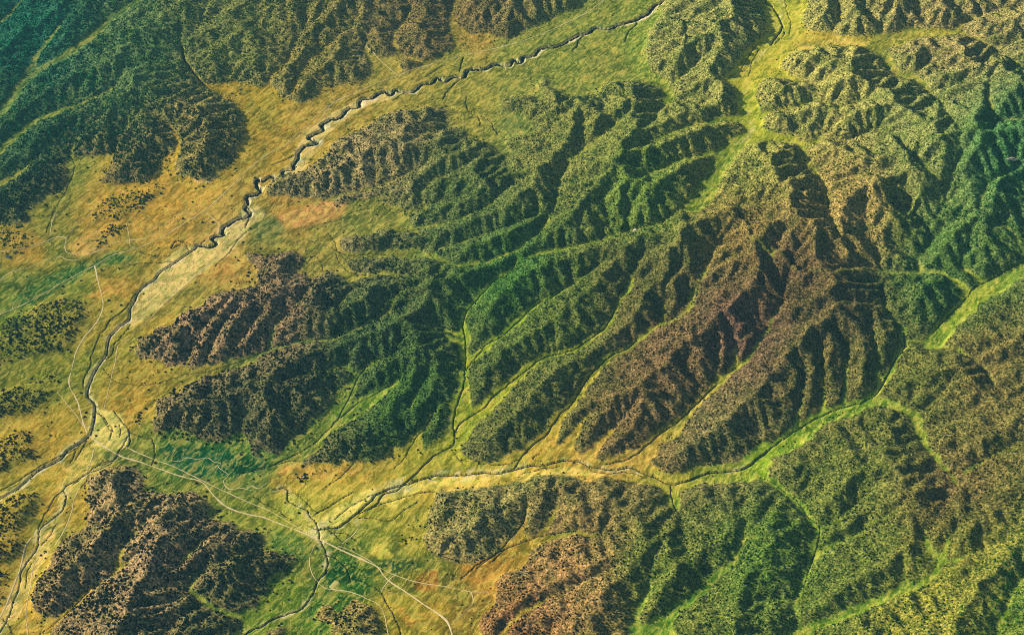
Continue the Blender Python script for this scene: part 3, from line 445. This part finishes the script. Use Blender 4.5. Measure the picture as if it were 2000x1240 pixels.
for (kind, _, hw, dep, _), p in zip(CHAN, CHANP):
    st = 2 if kind == 'gully' else 1
    for i in range(0, len(p)-st, st): fine_seg(p[i], p[i+st], hw*(.85+.3*((i*7919) % 13)/13), dep, 14)
HZ = G.cubic(H, FX, FY)
def EX(x, y): return 9*fbm(x, y, 26, 31, 3)
def EY(x, y): return 9*fbm(x, y, 26, 32, 3)
flm = np.clip(G.sample(FL, FX+EX(FX, FY), FY+EY(FX, FY)), 0, 1)
hill = 1-flm
rough_h = 5.*(1-2.2*np.abs(fbm(FX, FY, 85, 21, 3)))+2.6*(.5-1.6*np.abs(fbm(FX, FY, 30, 22, 3)))
HZ = HZ+blur(hill**1.5, 2.)*rough_h+flm*(.5*fbm(FX, FY, 60, 23, 3)+.12*fbm(FX, FY, 9, 24, 2))
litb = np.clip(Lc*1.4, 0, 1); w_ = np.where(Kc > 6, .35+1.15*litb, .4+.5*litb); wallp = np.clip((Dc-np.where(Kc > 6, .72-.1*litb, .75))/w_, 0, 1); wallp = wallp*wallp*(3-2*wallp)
HZ = HZ-Kc*(1-wallp)
out_d = np.maximum(np.maximum(np.abs(FX)-2000, 950-FY), FY-4500)
far = np.clip(out_d/1500, 0, 1); far = far*far*(3-2*far)
HZ = HZ*(1-far)+far*(60+110*fbm(FX, FY, 1500, 41, 4))
def fine_z(x, y):
    x = np.asarray(x, float); y = np.asarray(y, float)
    v = y-SH*x; r = np.interp(v, VS, np.arange(NYF)); c = np.interp((x-xl(v))/(xr(v)-xl(v)), US, np.arange(NXF))
    i = np.clip(r.astype(int), 0, NYF-2); j = np.clip(c.astype(int), 0, NXF-2); f = r-i; g = c-j
    return (HZ[i, j]*(1-g)+HZ[i, j+1]*g)*(1-f)+(HZ[i+1, j]*(1-g)+HZ[i+1, j+1]*g)*f

# colour of the bare ground
col = samp3(C, GRASSM, FX, FY)
pn = 4*fbm(FX, FY, 24, 61, 3)
PM = Grid(G.x0, G.y0, 5., G.nx, G.ny); pax, pay = PM.xy()
pwx = pax+9*fbm(pax, pay, 34, 61, 3); pwy = pay+9*fbm(pax, pay, 34, 62, 3)
PRAG = .12+.5*fbm(FX, FY, 30, 66, 4, .65)
for poly, c, soft in PATCHES:
    mk = blur(inside(px_poly(poly), pwx, pwy).astype(float), soft/5.)
    w = PM.sample(mk, FX, FY); w = np.clip((w-.5+PRAG)*2.2+.5, 0, 1)*np.clip(w*6, 0, 1); w = (w*.95)[..., None]; col = col*(1-w)+lin(c)*np.array([1.06, 1.02, 1.75])*(1.12 if c[0] > 195 and c[2] >= 85 else 1.)*w
hw_ = np.clip((hill-.25)*2.2, 0, 1)[..., None]
soil = samp3(C, SOILM, FX, FY)
ril = np.clip((np.log(blur(AREA, .7)+1)-3.2)/1.6, 0, 1)*(FL > .4)*(Wd < 1e9)
ril = (G.sample(ril, FX, FY)*np.clip(flm*1.5-.4, 0, 1)*.5)[..., None]
col = col*(1-ril*np.array([.62, .48, .62])); col = col*(1-hw_)+soil*hw_
sand = np.array([.70, .56, .34])
bw = np.full(GX.shape, 60.); bz_ = np.zeros(GX.shape)
for p, w0, w1 in ((drape(CANYON[20:]), 5., 9.), (drape(WASH[:18]), 3., 7.), (drape(WASH[17:]), 9., 24.), (drape(NS), 7., 7.), (drape(BLW), 6., 8.), (drape(VU[:9]), 5., 4.)):
    for i in range(len(p)-1): G.seg(bw, bz_, p[i][0], p[i][1], p[i+1][0], p[i+1][1], w0+(w1-w0)*i/len(p), w0+(w1-w0)*(i+1)/len(p), 50)
bars = np.clip((4-G.sample(bw, FX+10*fbm(FX, FY, 30, 81, 3), FY+10*fbm(FX, FY, 30, 82, 3)))/9, 0, 1)*np.clip((fbm(FX*.75+FY*.66, (FY*.75-FX*.66)*3, 34, 83, 3)+.10)*4, 0, 1)
bars = (bars*np.clip(flm*2-.8, 0, 1)*.72)[..., None]; col = col*(1-bars)+np.array([.70, .56, .27])*bars
cut = ((1-np.clip((Dc-.9-(1.5+1.6*vnoise(FX, FY, 26, 88))*litb)/.3, 0, 1))*((Kc > 7.2) | ((Kc > 4.4) & (Kc < 4.6))))[..., None]  # pale bank sand, spread wider on the sun-facing side to paint in its light
lit_sand_w = np.clip(cut, 0, 1)*.95
col = col*(1-lit_sand_w)+sand*lit_sand_w
print("ground", round(time.time()-T0, 1), flush=True)

# ------------------------------------------------------------------ mesh building
def mesh_obj(name, verts, faces_flat, nper, mat, colors=None, smooth=True, kind=None, label=None, category=None, group=None, extra=None):
    me = bpy.data.meshes.new(name); n = len(verts); nf = len(faces_flat)//nper
    me.vertices.add(n); me.vertices.foreach_set("co", np.ascontiguousarray(verts, np.float32).ravel())
    me.loops.add(nf*nper); me.loops.foreach_set("vertex_index", np.ascontiguousarray(faces_flat, np.int32).ravel())
    me.polygons.add(nf); me.polygons.foreach_set("loop_start", np.arange(0, nf*nper, nper, dtype=np.int32))
    me.polygons.foreach_set("use_smooth", np.full(nf, smooth))
    me.update(calc_edges=True)
    if colors is not None:
        at = me.color_attributes.new("tint", 'FLOAT_COLOR', 'POINT')
        c = np.ones((n, 4), np.float32); c[:, :colors.shape[1]] = colors; at.data.foreach_set("color", c.ravel())
    if mat: me.materials.append(mat)
    o = bpy.data.objects.new(name, me); scene.collection.objects.link(o)
    if kind: o["kind"] = kind
    if label: o["label"] = label
    if category: o["category"] = category
    if group: o["group"] = group
    return o
def new_mat(name):
    mt = bpy.data.materials.new(name); mt.use_nodes = True; nt = mt.node_tree; nt.nodes.clear()
    out = nt.nodes.new("ShaderNodeOutputMaterial"); b = nt.nodes.new("ShaderNodeBsdfDiffuse"); b.inputs["Roughness"].default_value = .6
    nt.links.new(b.outputs[0], out.inputs[0]); return mt, nt, b
def node(nt, typ, **kw):
    n = nt.nodes.new(typ)
    for k, v in kw.items(): setattr(n, k, v)
    return n
def math_(nt, op, a, b=None, clamp=False):
    n = node(nt, "ShaderNodeMath", operation=op, use_clamp=clamp)
    for i, v in enumerate((a, b)):
        if v is None: continue
        if isinstance(v, (int, float)): n.inputs[i].default_value = v
        else: nt.links.new(v, n.inputs[i])
    return n.outputs[0]
def mixc(nt, fac, a, b, blend='MIX'):
    n = node(nt, "ShaderNodeMix", data_type='RGBA', blend_type=blend)
    for s, v in ((0, fac), (6, a), (7, b)):
        if isinstance(v, (int, float)): n.inputs[s].default_value = v
        elif isinstance(v, tuple): n.inputs[s].default_value = v
        else: nt.links.new(v, n.inputs[s])
    return n.outputs[2]
def noise(nt, vec, scale, detail=3., rough=.6):
    n = node(nt, "ShaderNodeTexNoise"); n.inputs["Scale"].default_value = scale; n.inputs["Detail"].default_value = detail; n.inputs["Roughness"].default_value = rough
    nt.links.new(vec, n.inputs["Vector"]); return n.outputs[0]
def ramp(nt, v, a, b):
    n = node(nt, "ShaderNodeMapRange", clamp=True); n.inputs[1].default_value = a; n.inputs[2].default_value = b; nt.links.new(v, n.inputs[0]); return n.outputs[0]
gm, nt, bs = new_mat("dry_grass_and_soil")
att = node(nt, "ShaderNodeAttribute", attribute_name="tint"); tc = node(nt, "ShaderNodeTexCoord")
pos = tc.outputs["Object"]
mp = node(nt, "ShaderNodeMapping"); mp.vector_type = 'TEXTURE'; mp.inputs["Rotation"].default_value = (0, 0, math.radians(47)); mp.inputs["Scale"].default_value = (2.3, 1, 2); nt.links.new(pos, mp.inputs[0])
hillw = att.outputs["Alpha"]                       # 1 on the wooded hills
flatw = math_(nt, 'SUBTRACT', 1.0, hillw)
c = att.outputs["Color"]
big = noise(nt, pos, 1/55., 4., .62); streak = noise(nt, mp.outputs[0], 1/9., 4., .7); fine = noise(nt, pos, 1/4.5, 3., .7); mid = noise(nt, pos, 1/14., 4., .65)
wv = node(nt, "ShaderNodeVectorMath", operation='MULTIPLY_ADD'); nw = node(nt, "ShaderNodeTexNoise"); nw.inputs["Scale"].default_value = 1/28.; nw.inputs["Detail"].default_value = 3.; nt.links.new(pos, nw.inputs["Vector"])
nt.links.new(nw.outputs["Color"], wv.inputs[0]); wv.inputs[1].default_value = (22, 22, 0); nt.links.new(mp.outputs[0], wv.inputs[2])
wisp = noise(nt, wv.outputs[0], 1/7., 5., .72); wisp2 = noise(nt, wv.outputs[0], 1/24., 5., .68); tiny = noise(nt, pos, 1/2.1, 2., .6)
def mulc(c, fac, rgb): return mixc(nt, fac, c, rgb+(1,), 'MULTIPLY')
# grass: damper greener wisps, dry pale ones, rusty soil showing through
c = mulc(c, math_(nt, 'MULTIPLY', ramp(nt, wisp2, .50, .57), math_(nt, 'MULTIPLY', flatw, .9)), (.58, .66, .46))
c = mulc(c, math_(nt, 'MULTIPLY', ramp(nt, wisp, .515, .575), math_(nt, 'MULTIPLY', flatw, .85)), (.50, .56, .42))
c = mulc(c, math_(nt, 'MULTIPLY', ramp(nt, big, .51, .58), math_(nt, 'MULTIPLY', flatw, .6)), (.70, .76, .55))
c = mixc(nt, math_(nt, 'MULTIPLY', ramp(nt, wisp, .475, .42), math_(nt, 'MULTIPLY', flatw, .34)), c, (.74, .60, .115, 1))
c = mixc(nt, math_(nt, 'MULTIPLY', ramp(nt, wisp2, .46, .39), math_(nt, 'MULTIPLY', flatw, .30)), c, (.66, .46, .08, 1))
c = mulc(c, math_(nt, 'MULTIPLY', ramp(nt, mid, .515, .56), math_(nt, 'MULTIPLY', flatw, .55)), (.52, .74, .50))
c = mulc(c, math_(nt, 'MULTIPLY', ramp(nt, big, .50, .57), math_(nt, 'MULTIPLY', hillw, .7)), (.60, .74, .56))
# hills: low scrub and pale flecks of bare rock between the trees
c = mulc(c, math_(nt, 'MULTIPLY', ramp(nt, mid, .50, .58), math_(nt, 'MULTIPLY', hillw, .7)), (.45, .58, .50))
c = mulc(c, math_(nt, 'MULTIPLY', ramp(nt, fine, .51, .57), math_(nt, 'MULTIPLY', hillw, .8)), (.34, .46, .42))
lt = node(nt, "ShaderNodeVectorMath", operation='MULTIPLY_ADD'); nt.links.new(c, lt.inputs[0]); lt.inputs[1].default_value = (2.3, 2.2, 2.2); lt.inputs[2].default_value = (.05, .04, .018)
c = mixc(nt, math_(nt, 'MULTIPLY', ramp(nt, fine, .48, .41), math_(nt, 'MULTIPLY', hillw, .8)), c, lt.outputs[0])
val = math_(nt, 'ADD', math_(nt, 'MULTIPLY', tiny, 1.5), math_(nt, 'MULTIPLY', mid, .6))
val = math_(nt, 'ADD', val, .0)
hv = node(nt, "ShaderNodeVectorMath", operation='SCALE'); nt.links.new(c, hv.inputs[0]); nt.links.new(val, hv.inputs["Scale"])
nt.links.new(hv.outputs[0], bs.inputs[0])

vid = np.arange(NYF*NXF).reshape(NYF, NXF)
fq = np.stack([vid[:-1, :-1], vid[:-1, 1:], vid[1:, 1:], vid[1:, :-1]], -1).reshape(-1)
rgba = np.concatenate([col, hw_], -1).reshape(-1, 4)
ground = mesh_obj("ground", np.stack([FX, FY, HZ], -1).reshape(-1, 3), fq, 4, gm, rgba, kind="structure", label="rugged land of wooded ridges and yellow green grassy valleys", category="ground")

# ------------------------------------------------------------------ roads and stream beds
def plain_mat(name, rgb, var=.35, scale=1/6.):
    mt, nt, b = new_mat(name); tc = node(nt, "ShaderNodeTexCoord"); n = noise(nt, tc.outputs["Object"], scale, 3.)
    v = math_(nt, 'ADD', math_(nt, 'MULTIPLY', n, var*2), 1-var); s = node(nt, "ShaderNodeVectorMath", operation='SCALE')
    s.inputs[0].default_value = rgb; nt.links.new(v, s.inputs["Scale"]); nt.links.new(s.outputs[0], b.inputs[0]); return mt
road_m = plain_mat("pale_dirt", (.64, .50, .25)); shade_silt_m = plain_mat("painted_shade_and_silt", (.022, .028, .022)); sand_m = plain_mat("brown_river_sand", (.20, .17, .11))  # channel bed colour is near black to paint in the shade of the cuts
def ribbon(name, p, hw, mat, lift, seed, na=5, wvar=.25, **kw):
    t = np.gradient(p, axis=0); t /= np.linalg.norm(t, axis=1, keepdims=True)+1e-9; nrm = np.stack([-t[:, 1], t[:, 0]], 1)
    off = np.linspace(-1, 1, na); w = hw*(1+wvar*vnoise(p[:, 0], p[:, 1], 11, seed)+wvar*vnoise(p[:, 0], p[:, 1], 37, seed+1))
    q = p[:, None, :]+nrm[:, None, :]*(off[None, :, None]*w[:, None, None])
    zz = fine_z(q[..., 0], q[..., 1])+lift-(np.abs(off)**6)*(lift+.12)
    v = np.concatenate([q, zz[..., None]], -1).reshape(-1, 3); i = np.arange(len(p)*na).reshape(len(p), na)
    f = np.stack([i[:-1, 1:], i[:-1, :-1], i[1:, :-1], i[1:, 1:]], -1).reshape(-1)
    return mesh_obj(name, v, f, 4, mat, **kw)
for (lab, _, hw), p, k in zip(ROADS, ROADP, range(99)):
    ribbon("stream_bed" if "stream" in lab else "dirt_road", p, hw*(.62 if "stream" in lab else .82), road_m, .40, 200+k, 5, .42, kind="structure", label=lab, category="stream bed" if "stream" in lab else "dirt road")
for (kind, _, hw, dep, _), p, k in zip(CHAN, CHANP, range(99)):
    if kind == 'canyon': ribbon("river_bed", p, hw*.9, shade_silt_m, .3, 300+k, 7, kind="structure", label="shade-darkened bed of the winding canyon cut into the plain", category="river bed")
    else: ribbon("dry_wash" if kind == 'wash' else "gully", p, hw*.5, shade_silt_m, .3, 300+k, kind="structure", category="dry wash" if kind == 'wash' else "gully")
# ------------------------------------------------------------------ trees
def crown(seed, nseg=6):
    r = np.random.default_rng(seed); rings = [(1.0, .18), (.98, .48), (.62, .85)]
    v = []
    for k, (rr, zz) in enumerate(rings):
        a = np.arange(nseg)/nseg*2*math.pi+k*.45+r.uniform(-.25, .25, nseg)
        q = rr*r.uniform(.68, 1.28, nseg); v += [(q[i]*math.cos(a[i]), q[i]*math.sin(a[i]), zz*r.uniform(.8, 1.2)) for i in range(nseg)]
    v.append((r.uniform(-.2, .2), r.uniform(-.2, .2), 1.12)); v.append((0, 0, .05))
    f = []
    for k in range(2):
        for i in range(nseg):
            j = (i+1) % nseg; a, b, c, d = k*nseg+i, k*nseg+j, (k+1)*nseg+j, (k+1)*nseg+i
            f += [(a, b, c), (a, c, d)]
    for i in range(nseg): f.append((2*nseg+i, 2*nseg+(i+1) % nseg, 3*nseg)); f.append(((i+1) % nseg, i, 3*nseg+1))
    return np.array(v), np.array(f)
leaf_m, nt, bs = new_mat("juniper_leaves")
att = node(nt, "ShaderNodeAttribute", attribute_name="tint"); tc = node(nt, "ShaderNodeTexCoord"); n = noise(nt, tc.outputs["Object"], .9, 2.)
s = node(nt, "ShaderNodeVectorMath", operation='SCALE'); nt.links.new(att.outputs["Color"], s.inputs[0]); nt.links.new(math_(nt, 'ADD', math_(nt, 'MULTIPLY', n, .9), .55), s.inputs["Scale"]); nt.links.new(s.outputs[0], bs.inputs[0])
CR = [crown(500+i) for i in range(10)]
# where they grow
Dsm = np.minimum(D, 60)
SP = 4.1
tx, ty = np.meshgrid(np.arange(-1950, 2140, SP), np.arange(1050, 4400, SP*.9)); tx[1::2] += SP/2
tx = tx+RNG.uniform(-.42, .42, tx.shape)*SP; ty = ty+RNG.uniform(-.42, .42, ty.shape)*SP
tv = ty-SH*tx; ok = (tv > vs[0]) & (tv < vs[-1]) & (tx > xl(tv)) & (tx < xr(tv))
tx = tx[ok]; ty = ty[ok]
fl_ = G.sample(FL, tx+EX(tx, ty), ty+EY(tx, ty)); is_ = G.sample(DENS_ISL, tx, ty)
gyy, gxx = np.gradient(blur(H, 1.), G.d)
nl = np.sqrt(1+gxx**2+gyy**2); lit = ((-gxx*S[0]-gyy*S[1]+S[2])/nl)
lit = G.sample(lit, tx, ty)-S[2]                     # > 0 on slopes that face the sun: drier, thinner woods
steep = G.sample(np.hypot(gxx, gyy), tx, ty)
tpx, tpy = to_px(tx, ty, G.sample(H, tx, ty))
dens = np.clip(.64-.42*np.clip(lit, -.3, .5)+.50*fbm(tx, ty, 60, 71, 3)+.52*fbm(tx, ty, 17, 72, 2), .06, .96)
# thinner scrub on the pale slopes of the upper right and the lower right corner
dens *= 1-.25*np.exp(-(((tpx-1620)/230)**2+((tpy-230)/170)**2))-.2*np.exp(-(((tpx-1860)/160)**2+((tpy-1190)/90)**2))
dens *= 1-.35*np.exp(-(((tpx-470)/230)**2+((tpy-70)/110)**2))
fls = G.sample(blur(FL, 4.5), tx, ty)
dens = dens*np.clip((1-fl_-.3)*3, 0, 1)*np.clip(1.25-fls*1.5+.5*fbm(tx, ty, 20, 79, 2), .15, 1)
dens = np.maximum(dens, np.clip((.97-fls)*.6, 0, .30)*np.clip(.5+1.6*fbm(tx, ty, 24, 75, 2), 0, 1)*(G.sample(Dsm, tx, ty) > 3))
edge = (fl_ > .3) & (fl_ < .98)
dens = np.maximum(dens, is_*np.clip(.85+.8*fbm(tx, ty, 22, 73, 2), 0, 1))
dens = np.maximum(dens, np.where((tpx < 640) & (fl_ > .9) | (fl_ > .97), .006+.02*np.clip(fbm(tx, ty, 60, 74, 2), 0, 1), 0))
keep = RNG.uniform(0, 1, tx.shape) < dens
for p, (_, _, hw) in zip(ROADP, ROADS):               # keep the tracks clear
    bx = (tx > p[:, 0].min()-6) & (tx < p[:, 0].max()+6) & (ty > p[:, 1].min()-6) & (ty < p[:, 1].max()+6) & keep & (fl_ > .2)
    ii = np.nonzero(bx)[0]
    if len(ii):
        dd = np.min(np.hypot(tx[ii][:, None]-p[None, :, 0], ty[ii][:, None]-p[None, :, 1]), 1); keep[ii[dd < hw+4]] = False
tx, ty, tpx, tpy, is_, fl_ = tx[keep], ty[keep], tpx[keep], tpy[keep], is_[keep], fl_[keep]
N = len(tx); tz = fine_z(tx, ty)
tr = (.75+1.85*RNG.uniform(0, 1, N)**2.4)*(.88+.46*np.clip((900-tpx)/500, 0, 1))*(1+.12*vnoise(tx, ty, 90, 77)); thh = tr*RNG.uniform(.75, 1.2, N); rot = RNG.uniform(0, 6.283, N)
tcol = samp3(C, LEAFM, tx, ty)*(.45+1.5*RNG.uniform(0, 1, N)**1.5)[:, None]
tcol[:, 0] *= RNG.uniform(.8, 1.7, N)
kd = RNG.uniform(0, 1, N) < .5+.5*vnoise(tx, ty, 40, 78); tcol[kd & (RNG.uniform(0, 1, N) < .45)] *= np.array([2.3, 1.9, 1.4])
tpx, tpy = to_px(tx, ty, tz)
inframe = (tpx > 2) & (tpx < 1998) & (tpy > 4) & (tpy < 1237)
# the trees of the groves nearest the camera and of the lone clumps are objects of their own
GROVES = [(P("612,1165 660,1170 690,1165 735,1178 752,1200 752,1237 640,1237 640,1222 610,1205"), "dark juniper on the small wooded knoll at the bottom edge beside the farm track", "junipers on the knoll by the farm track"),
 (P("512,1212 570,1212 575,1237 505,1237"), "dark juniper on the little green hillock cut by the bottom edge", "junipers on the little hillock at the bottom edge"),
 (P("580,926 616,926 618,950 580,950"), "dark juniper in the small lone clump on the orange grassland", "junipers of the lone clump on the orange grass"),
 (P("1230,1190 1275,1185 1330,1205 1420,1190 1420,1237 1230,1237"), "juniper beside the bright green valley floor at the bottom edge", "junipers beside the green valley at the bottom edge"),
 (P("930,1200 985,1195 1015,1237 925,1237"), "dark juniper on the brown foot of the hill, right of where the wide road leaves", "junipers at the brown hill foot by the road end"),
 (P("55,1180 150,1190 170,1237 70,1237"), "dark juniper at the foot of the wooded hill in the lower left corner", "junipers in the lower left corner")]
single = np.full(N, -1)
left = 298
for gi, (poly, _, _) in enumerate(GROVES):
    k = np.nonzero(inside(poly, tpx, tpy) & inframe & (single < 0))[0]
    if gi == 3: k = k[np.argsort(-tpy[k])]
    if len(k) > left:
        continue
    single[k] = gi; left -= len(k)
print("trees", N, "single", [(single == i).sum() for i in range(len(GROVES))], flush=True)
mass = np.nonzero(single < 0)[0]
V, F, CC = [], [], []; base = 0
var = RNG.integers(0, len(CR), N)
for k, (cv, cf) in enumerate(CR):
    i = mass[var[mass] == k]; n = len(i)
    co, si = np.cos(rot[i])[:, None], np.sin(rot[i])[:, None]
    x = (cv[None, :, 0]*co-cv[None, :, 1]*si)*tr[i][:, None]; y = (cv[None, :, 0]*si+cv[None, :, 1]*co)*tr[i][:, None]; zc = cv[None, :, 2]*thh[i][:, None]
    V.append(np.stack([x+tx[i][:, None], y+ty[i][:, None], zc+tz[i][:, None]-.3], -1).reshape(-1, 3))
    F.append((cf[None]+(base+np.arange(n)*len(cv))[:, None, None]).reshape(-1)); base += n*len(cv)
    CC.append(np.repeat(tcol[i], len(cv), 0))
mesh_obj("woodland", np.concatenate(V), np.concatenate(F), 3, leaf_m, np.concatenate(CC), smooth=False, kind="stuff", label="dark juniper woodland speckling the ridges and slopes", category="woodland")
tmpl = {}
for i in np.nonzero(single >= 0)[0]:
    gi = int(single[i]); key = (gi, int(var[i]) % 5)
    if key not in tmpl:
        cv, cf = CR[key[1]]; a = np.arange(6)/6*2*math.pi
        trunk = np.concatenate([np.stack([.10*np.cos(a), .10*np.sin(a), np.full(6, -.12)], 1), np.stack([.06*np.cos(a), .06*np.sin(a), np.full(6, .4)], 1)])
        tf = [(len(cv)+q, len(cv)+(q+1) % 6, len(cv)+6+(q+1) % 6) for q in range(6)]+[(len(cv)+q, len(cv)+6+(q+1) % 6, len(cv)+6+q) for q in range(6)]
        cc = np.concatenate([np.repeat(samp3(C, LEAFM, tx[i:i+1], ty[i:i+1]), len(cv), 0), np.tile((.09, .06, .04), (12, 1))])
        o = mesh_obj("juniper_tree", np.concatenate([cv, trunk]), np.concatenate([cf, np.array(tf)]).reshape(-1), 3, leaf_m, cc, smooth=False); tmpl[key] = o.data
    else:
        o = bpy.data.objects.new("juniper_tree", tmpl[key]); scene.collection.objects.link(o)
    o.location = (tx[i], ty[i], tz[i]-.2); o.scale = (tr[i], tr[i], thh[i]); o.rotation_euler = (0, 0, rot[i])
    o["label"] = GROVES[gi][1]; o["category"] = "tree"; o["group"] = GROVES[gi][2]

# low dark bushes that line the washes
bx, by, br = [], [], []
for (kind, _, hw, dep, _), p in zip(CHAN, CHANP):
    
    n = int(len(p)*(.9 if kind == 'wash' else .8)); k = RNG.integers(0, len(p), n)
    sd = RNG.normal(0, hw*.75, (n, 2)); bx.append(p[k, 0]+sd[:, 0]); by.append(p[k, 1]+sd[:, 1]); br.append(RNG.uniform(.6, 1.5, n))
bx, by, br = map(np.concatenate, (bx, by, br)); bz = fine_z(bx, by); bc = lin((26, 44, 28))*.8*RNG.uniform(.6, 1.6, len(bx))[:, None]
cv, cf = crown(900, 5); n = len(bx)
v = np.stack([bx[:, None]+cv[None, :, 0]*br[:, None], by[:, None]+cv[None, :, 1]*br[:, None], bz[:, None]+cv[None, :, 2]*br[:, None]*.9-.1], -1).reshape(-1, 3)
mesh_obj("riverside_shrubs", v, (cf[None]+(np.arange(n)*len(cv))[:, None, None]).reshape(-1), 3, leaf_m, np.repeat(bc, len(cv), 0), smooth=False, kind="stuff", label="low dark scrub lining the dry washes and gullies", category="shrubs")

# ------------------------------------------------------------------ small things on the plain
def slab(name, quad, mat, lift, sub=8, **kw):
    q = drape(quad); a, b, c, d = q; t = np.linspace(0, 1, sub)
    g = np.array([[(a*(1-u)+b*u)*(1-w)+(d*(1-u)+c*u)*w for u in t] for w in t]); zz = fine_z(g[..., 0], g[..., 1])
    if kw.pop('level', False): zz[:] = zz.max()
    zz = zz+lift; zz[0] -= lift+.1; zz[-1] -= lift+.1; zz[1:-1, 0] -= lift+.1; zz[1:-1, -1] -= lift+.1
    v = np.concatenate([g, zz[..., None]], -1).reshape(-1, 3); i = np.arange(sub*sub).reshape(sub, sub)
    f = np.stack([i[:-1, :-1], i[:-1, 1:], i[1:, 1:], i[1:, :-1]], -1)
    p = v[f[0, 0]]; 
    if np.cross(p[1]-p[0], p[2]-p[0])[2] < 0: f = f[..., ::-1]
    return mesh_obj(name, v, f.reshape(-1), 4, mat, **kw)
field_m = plain_mat("pale_stubble", (.46, .40, .12), .25); slab("field", [(641, 1147), (654, 1132), (664, 1136), (650, 1151)], field_m, .45, kind="structure", label="small pale rectangular field beside the farm track in the dark green meadow", category="field")
pond_m, nt, bs = new_mat("dark_pond_water"); nt.nodes.remove(bs); pb = node(nt, "ShaderNodeBsdfPrincipled"); pb.inputs["Base Color"].default_value = (.006, .022, .024, 1); pb.inputs["Roughness"].default_value = .25; nt.links.new(pb.outputs[0], [x for x in nt.nodes if x.type == 'OUTPUT_MATERIAL'][0].inputs[0])
slab("pond", [(9, 503), (13, 499), (22, 500), (21, 506)], pond_m, .5, level=True, kind="structure", label="tiny dark square stock pond on the orange plain near the left edge", category="pond")
rock_m = plain_mat("bare_pale_rock", (.62, .50, .36), .4, 1/2.)
def rock(px, py, sx, sy, seed, lab):
    x, y = drape([(px, py), (px+1, py)])[0]; r = np.random.default_rng(seed); V, F = [], []; b0 = 0
    for k in range(6):
        cv, cf = crown(seed+k, 6); s = r.uniform(.4, .8); ox, oy = r.uniform(-.7, .7, 2); px_, py_ = x+ox*sx, y+oy*sy; zz = float(fine_z(px_, py_))
        V.append(np.stack([px_+cv[:, 0]*sx*s, py_+cv[:, 1]*sy*s, zz+cv[:, 2]*sx*.55*s-.4], 1)); F.append(cf+b0); b0 += len(cv)
    mesh_obj("rock_outcrop", np.concatenate(V), np.concatenate(F).reshape(-1), 3, rock_m, smooth=False, label=lab, category="rock")
rock(1239, 450, 7, 4, 41, "pale orange rock outcrop alone among dense dark green trees"); rock(1976, 314, 11, 4, 57, "long whitish rock outcrop in the dark green woods by the right edge")
# ------------------------------------------------------------------ air
hx0, hx1, hy0, hy1 = FX.min()-500, FX.max()+500, FY.min()-500, FY.max()+500
hb = np.array([(x, y, w) for w in (HZ.min()-2, CAM_H+20) for y in (hy0, hy1) for x in (hx0, hx1)])
hf = np.array([(0, 2, 3, 1), (4, 5, 7, 6), (0, 1, 5, 4), (2, 6, 7, 3), (0, 4, 6, 2), (1, 3, 7, 5)])
hm = bpy.data.materials.new("haze_air"); hm.use_nodes = True; nt = hm.node_tree; nt.nodes.clear()
ho = nt.nodes.new("ShaderNodeOutputMaterial"); hvn = nt.nodes.new("ShaderNodeVolumePrincipled"); hvn.inputs["Density"].default_value = HAZE; hvn.inputs["Color"].default_value = (.22, .65, .85, 1)
nt.links.new(hvn.outputs[0], ho.inputs["Volume"])
mesh_obj("haze", hb, hf.reshape(-1), 4, hm, smooth=False, kind="stuff", label="thin blue green haze over the whole landscape", category="haze")
print("done", N, round(time.time()-T0, 1), flush=True)
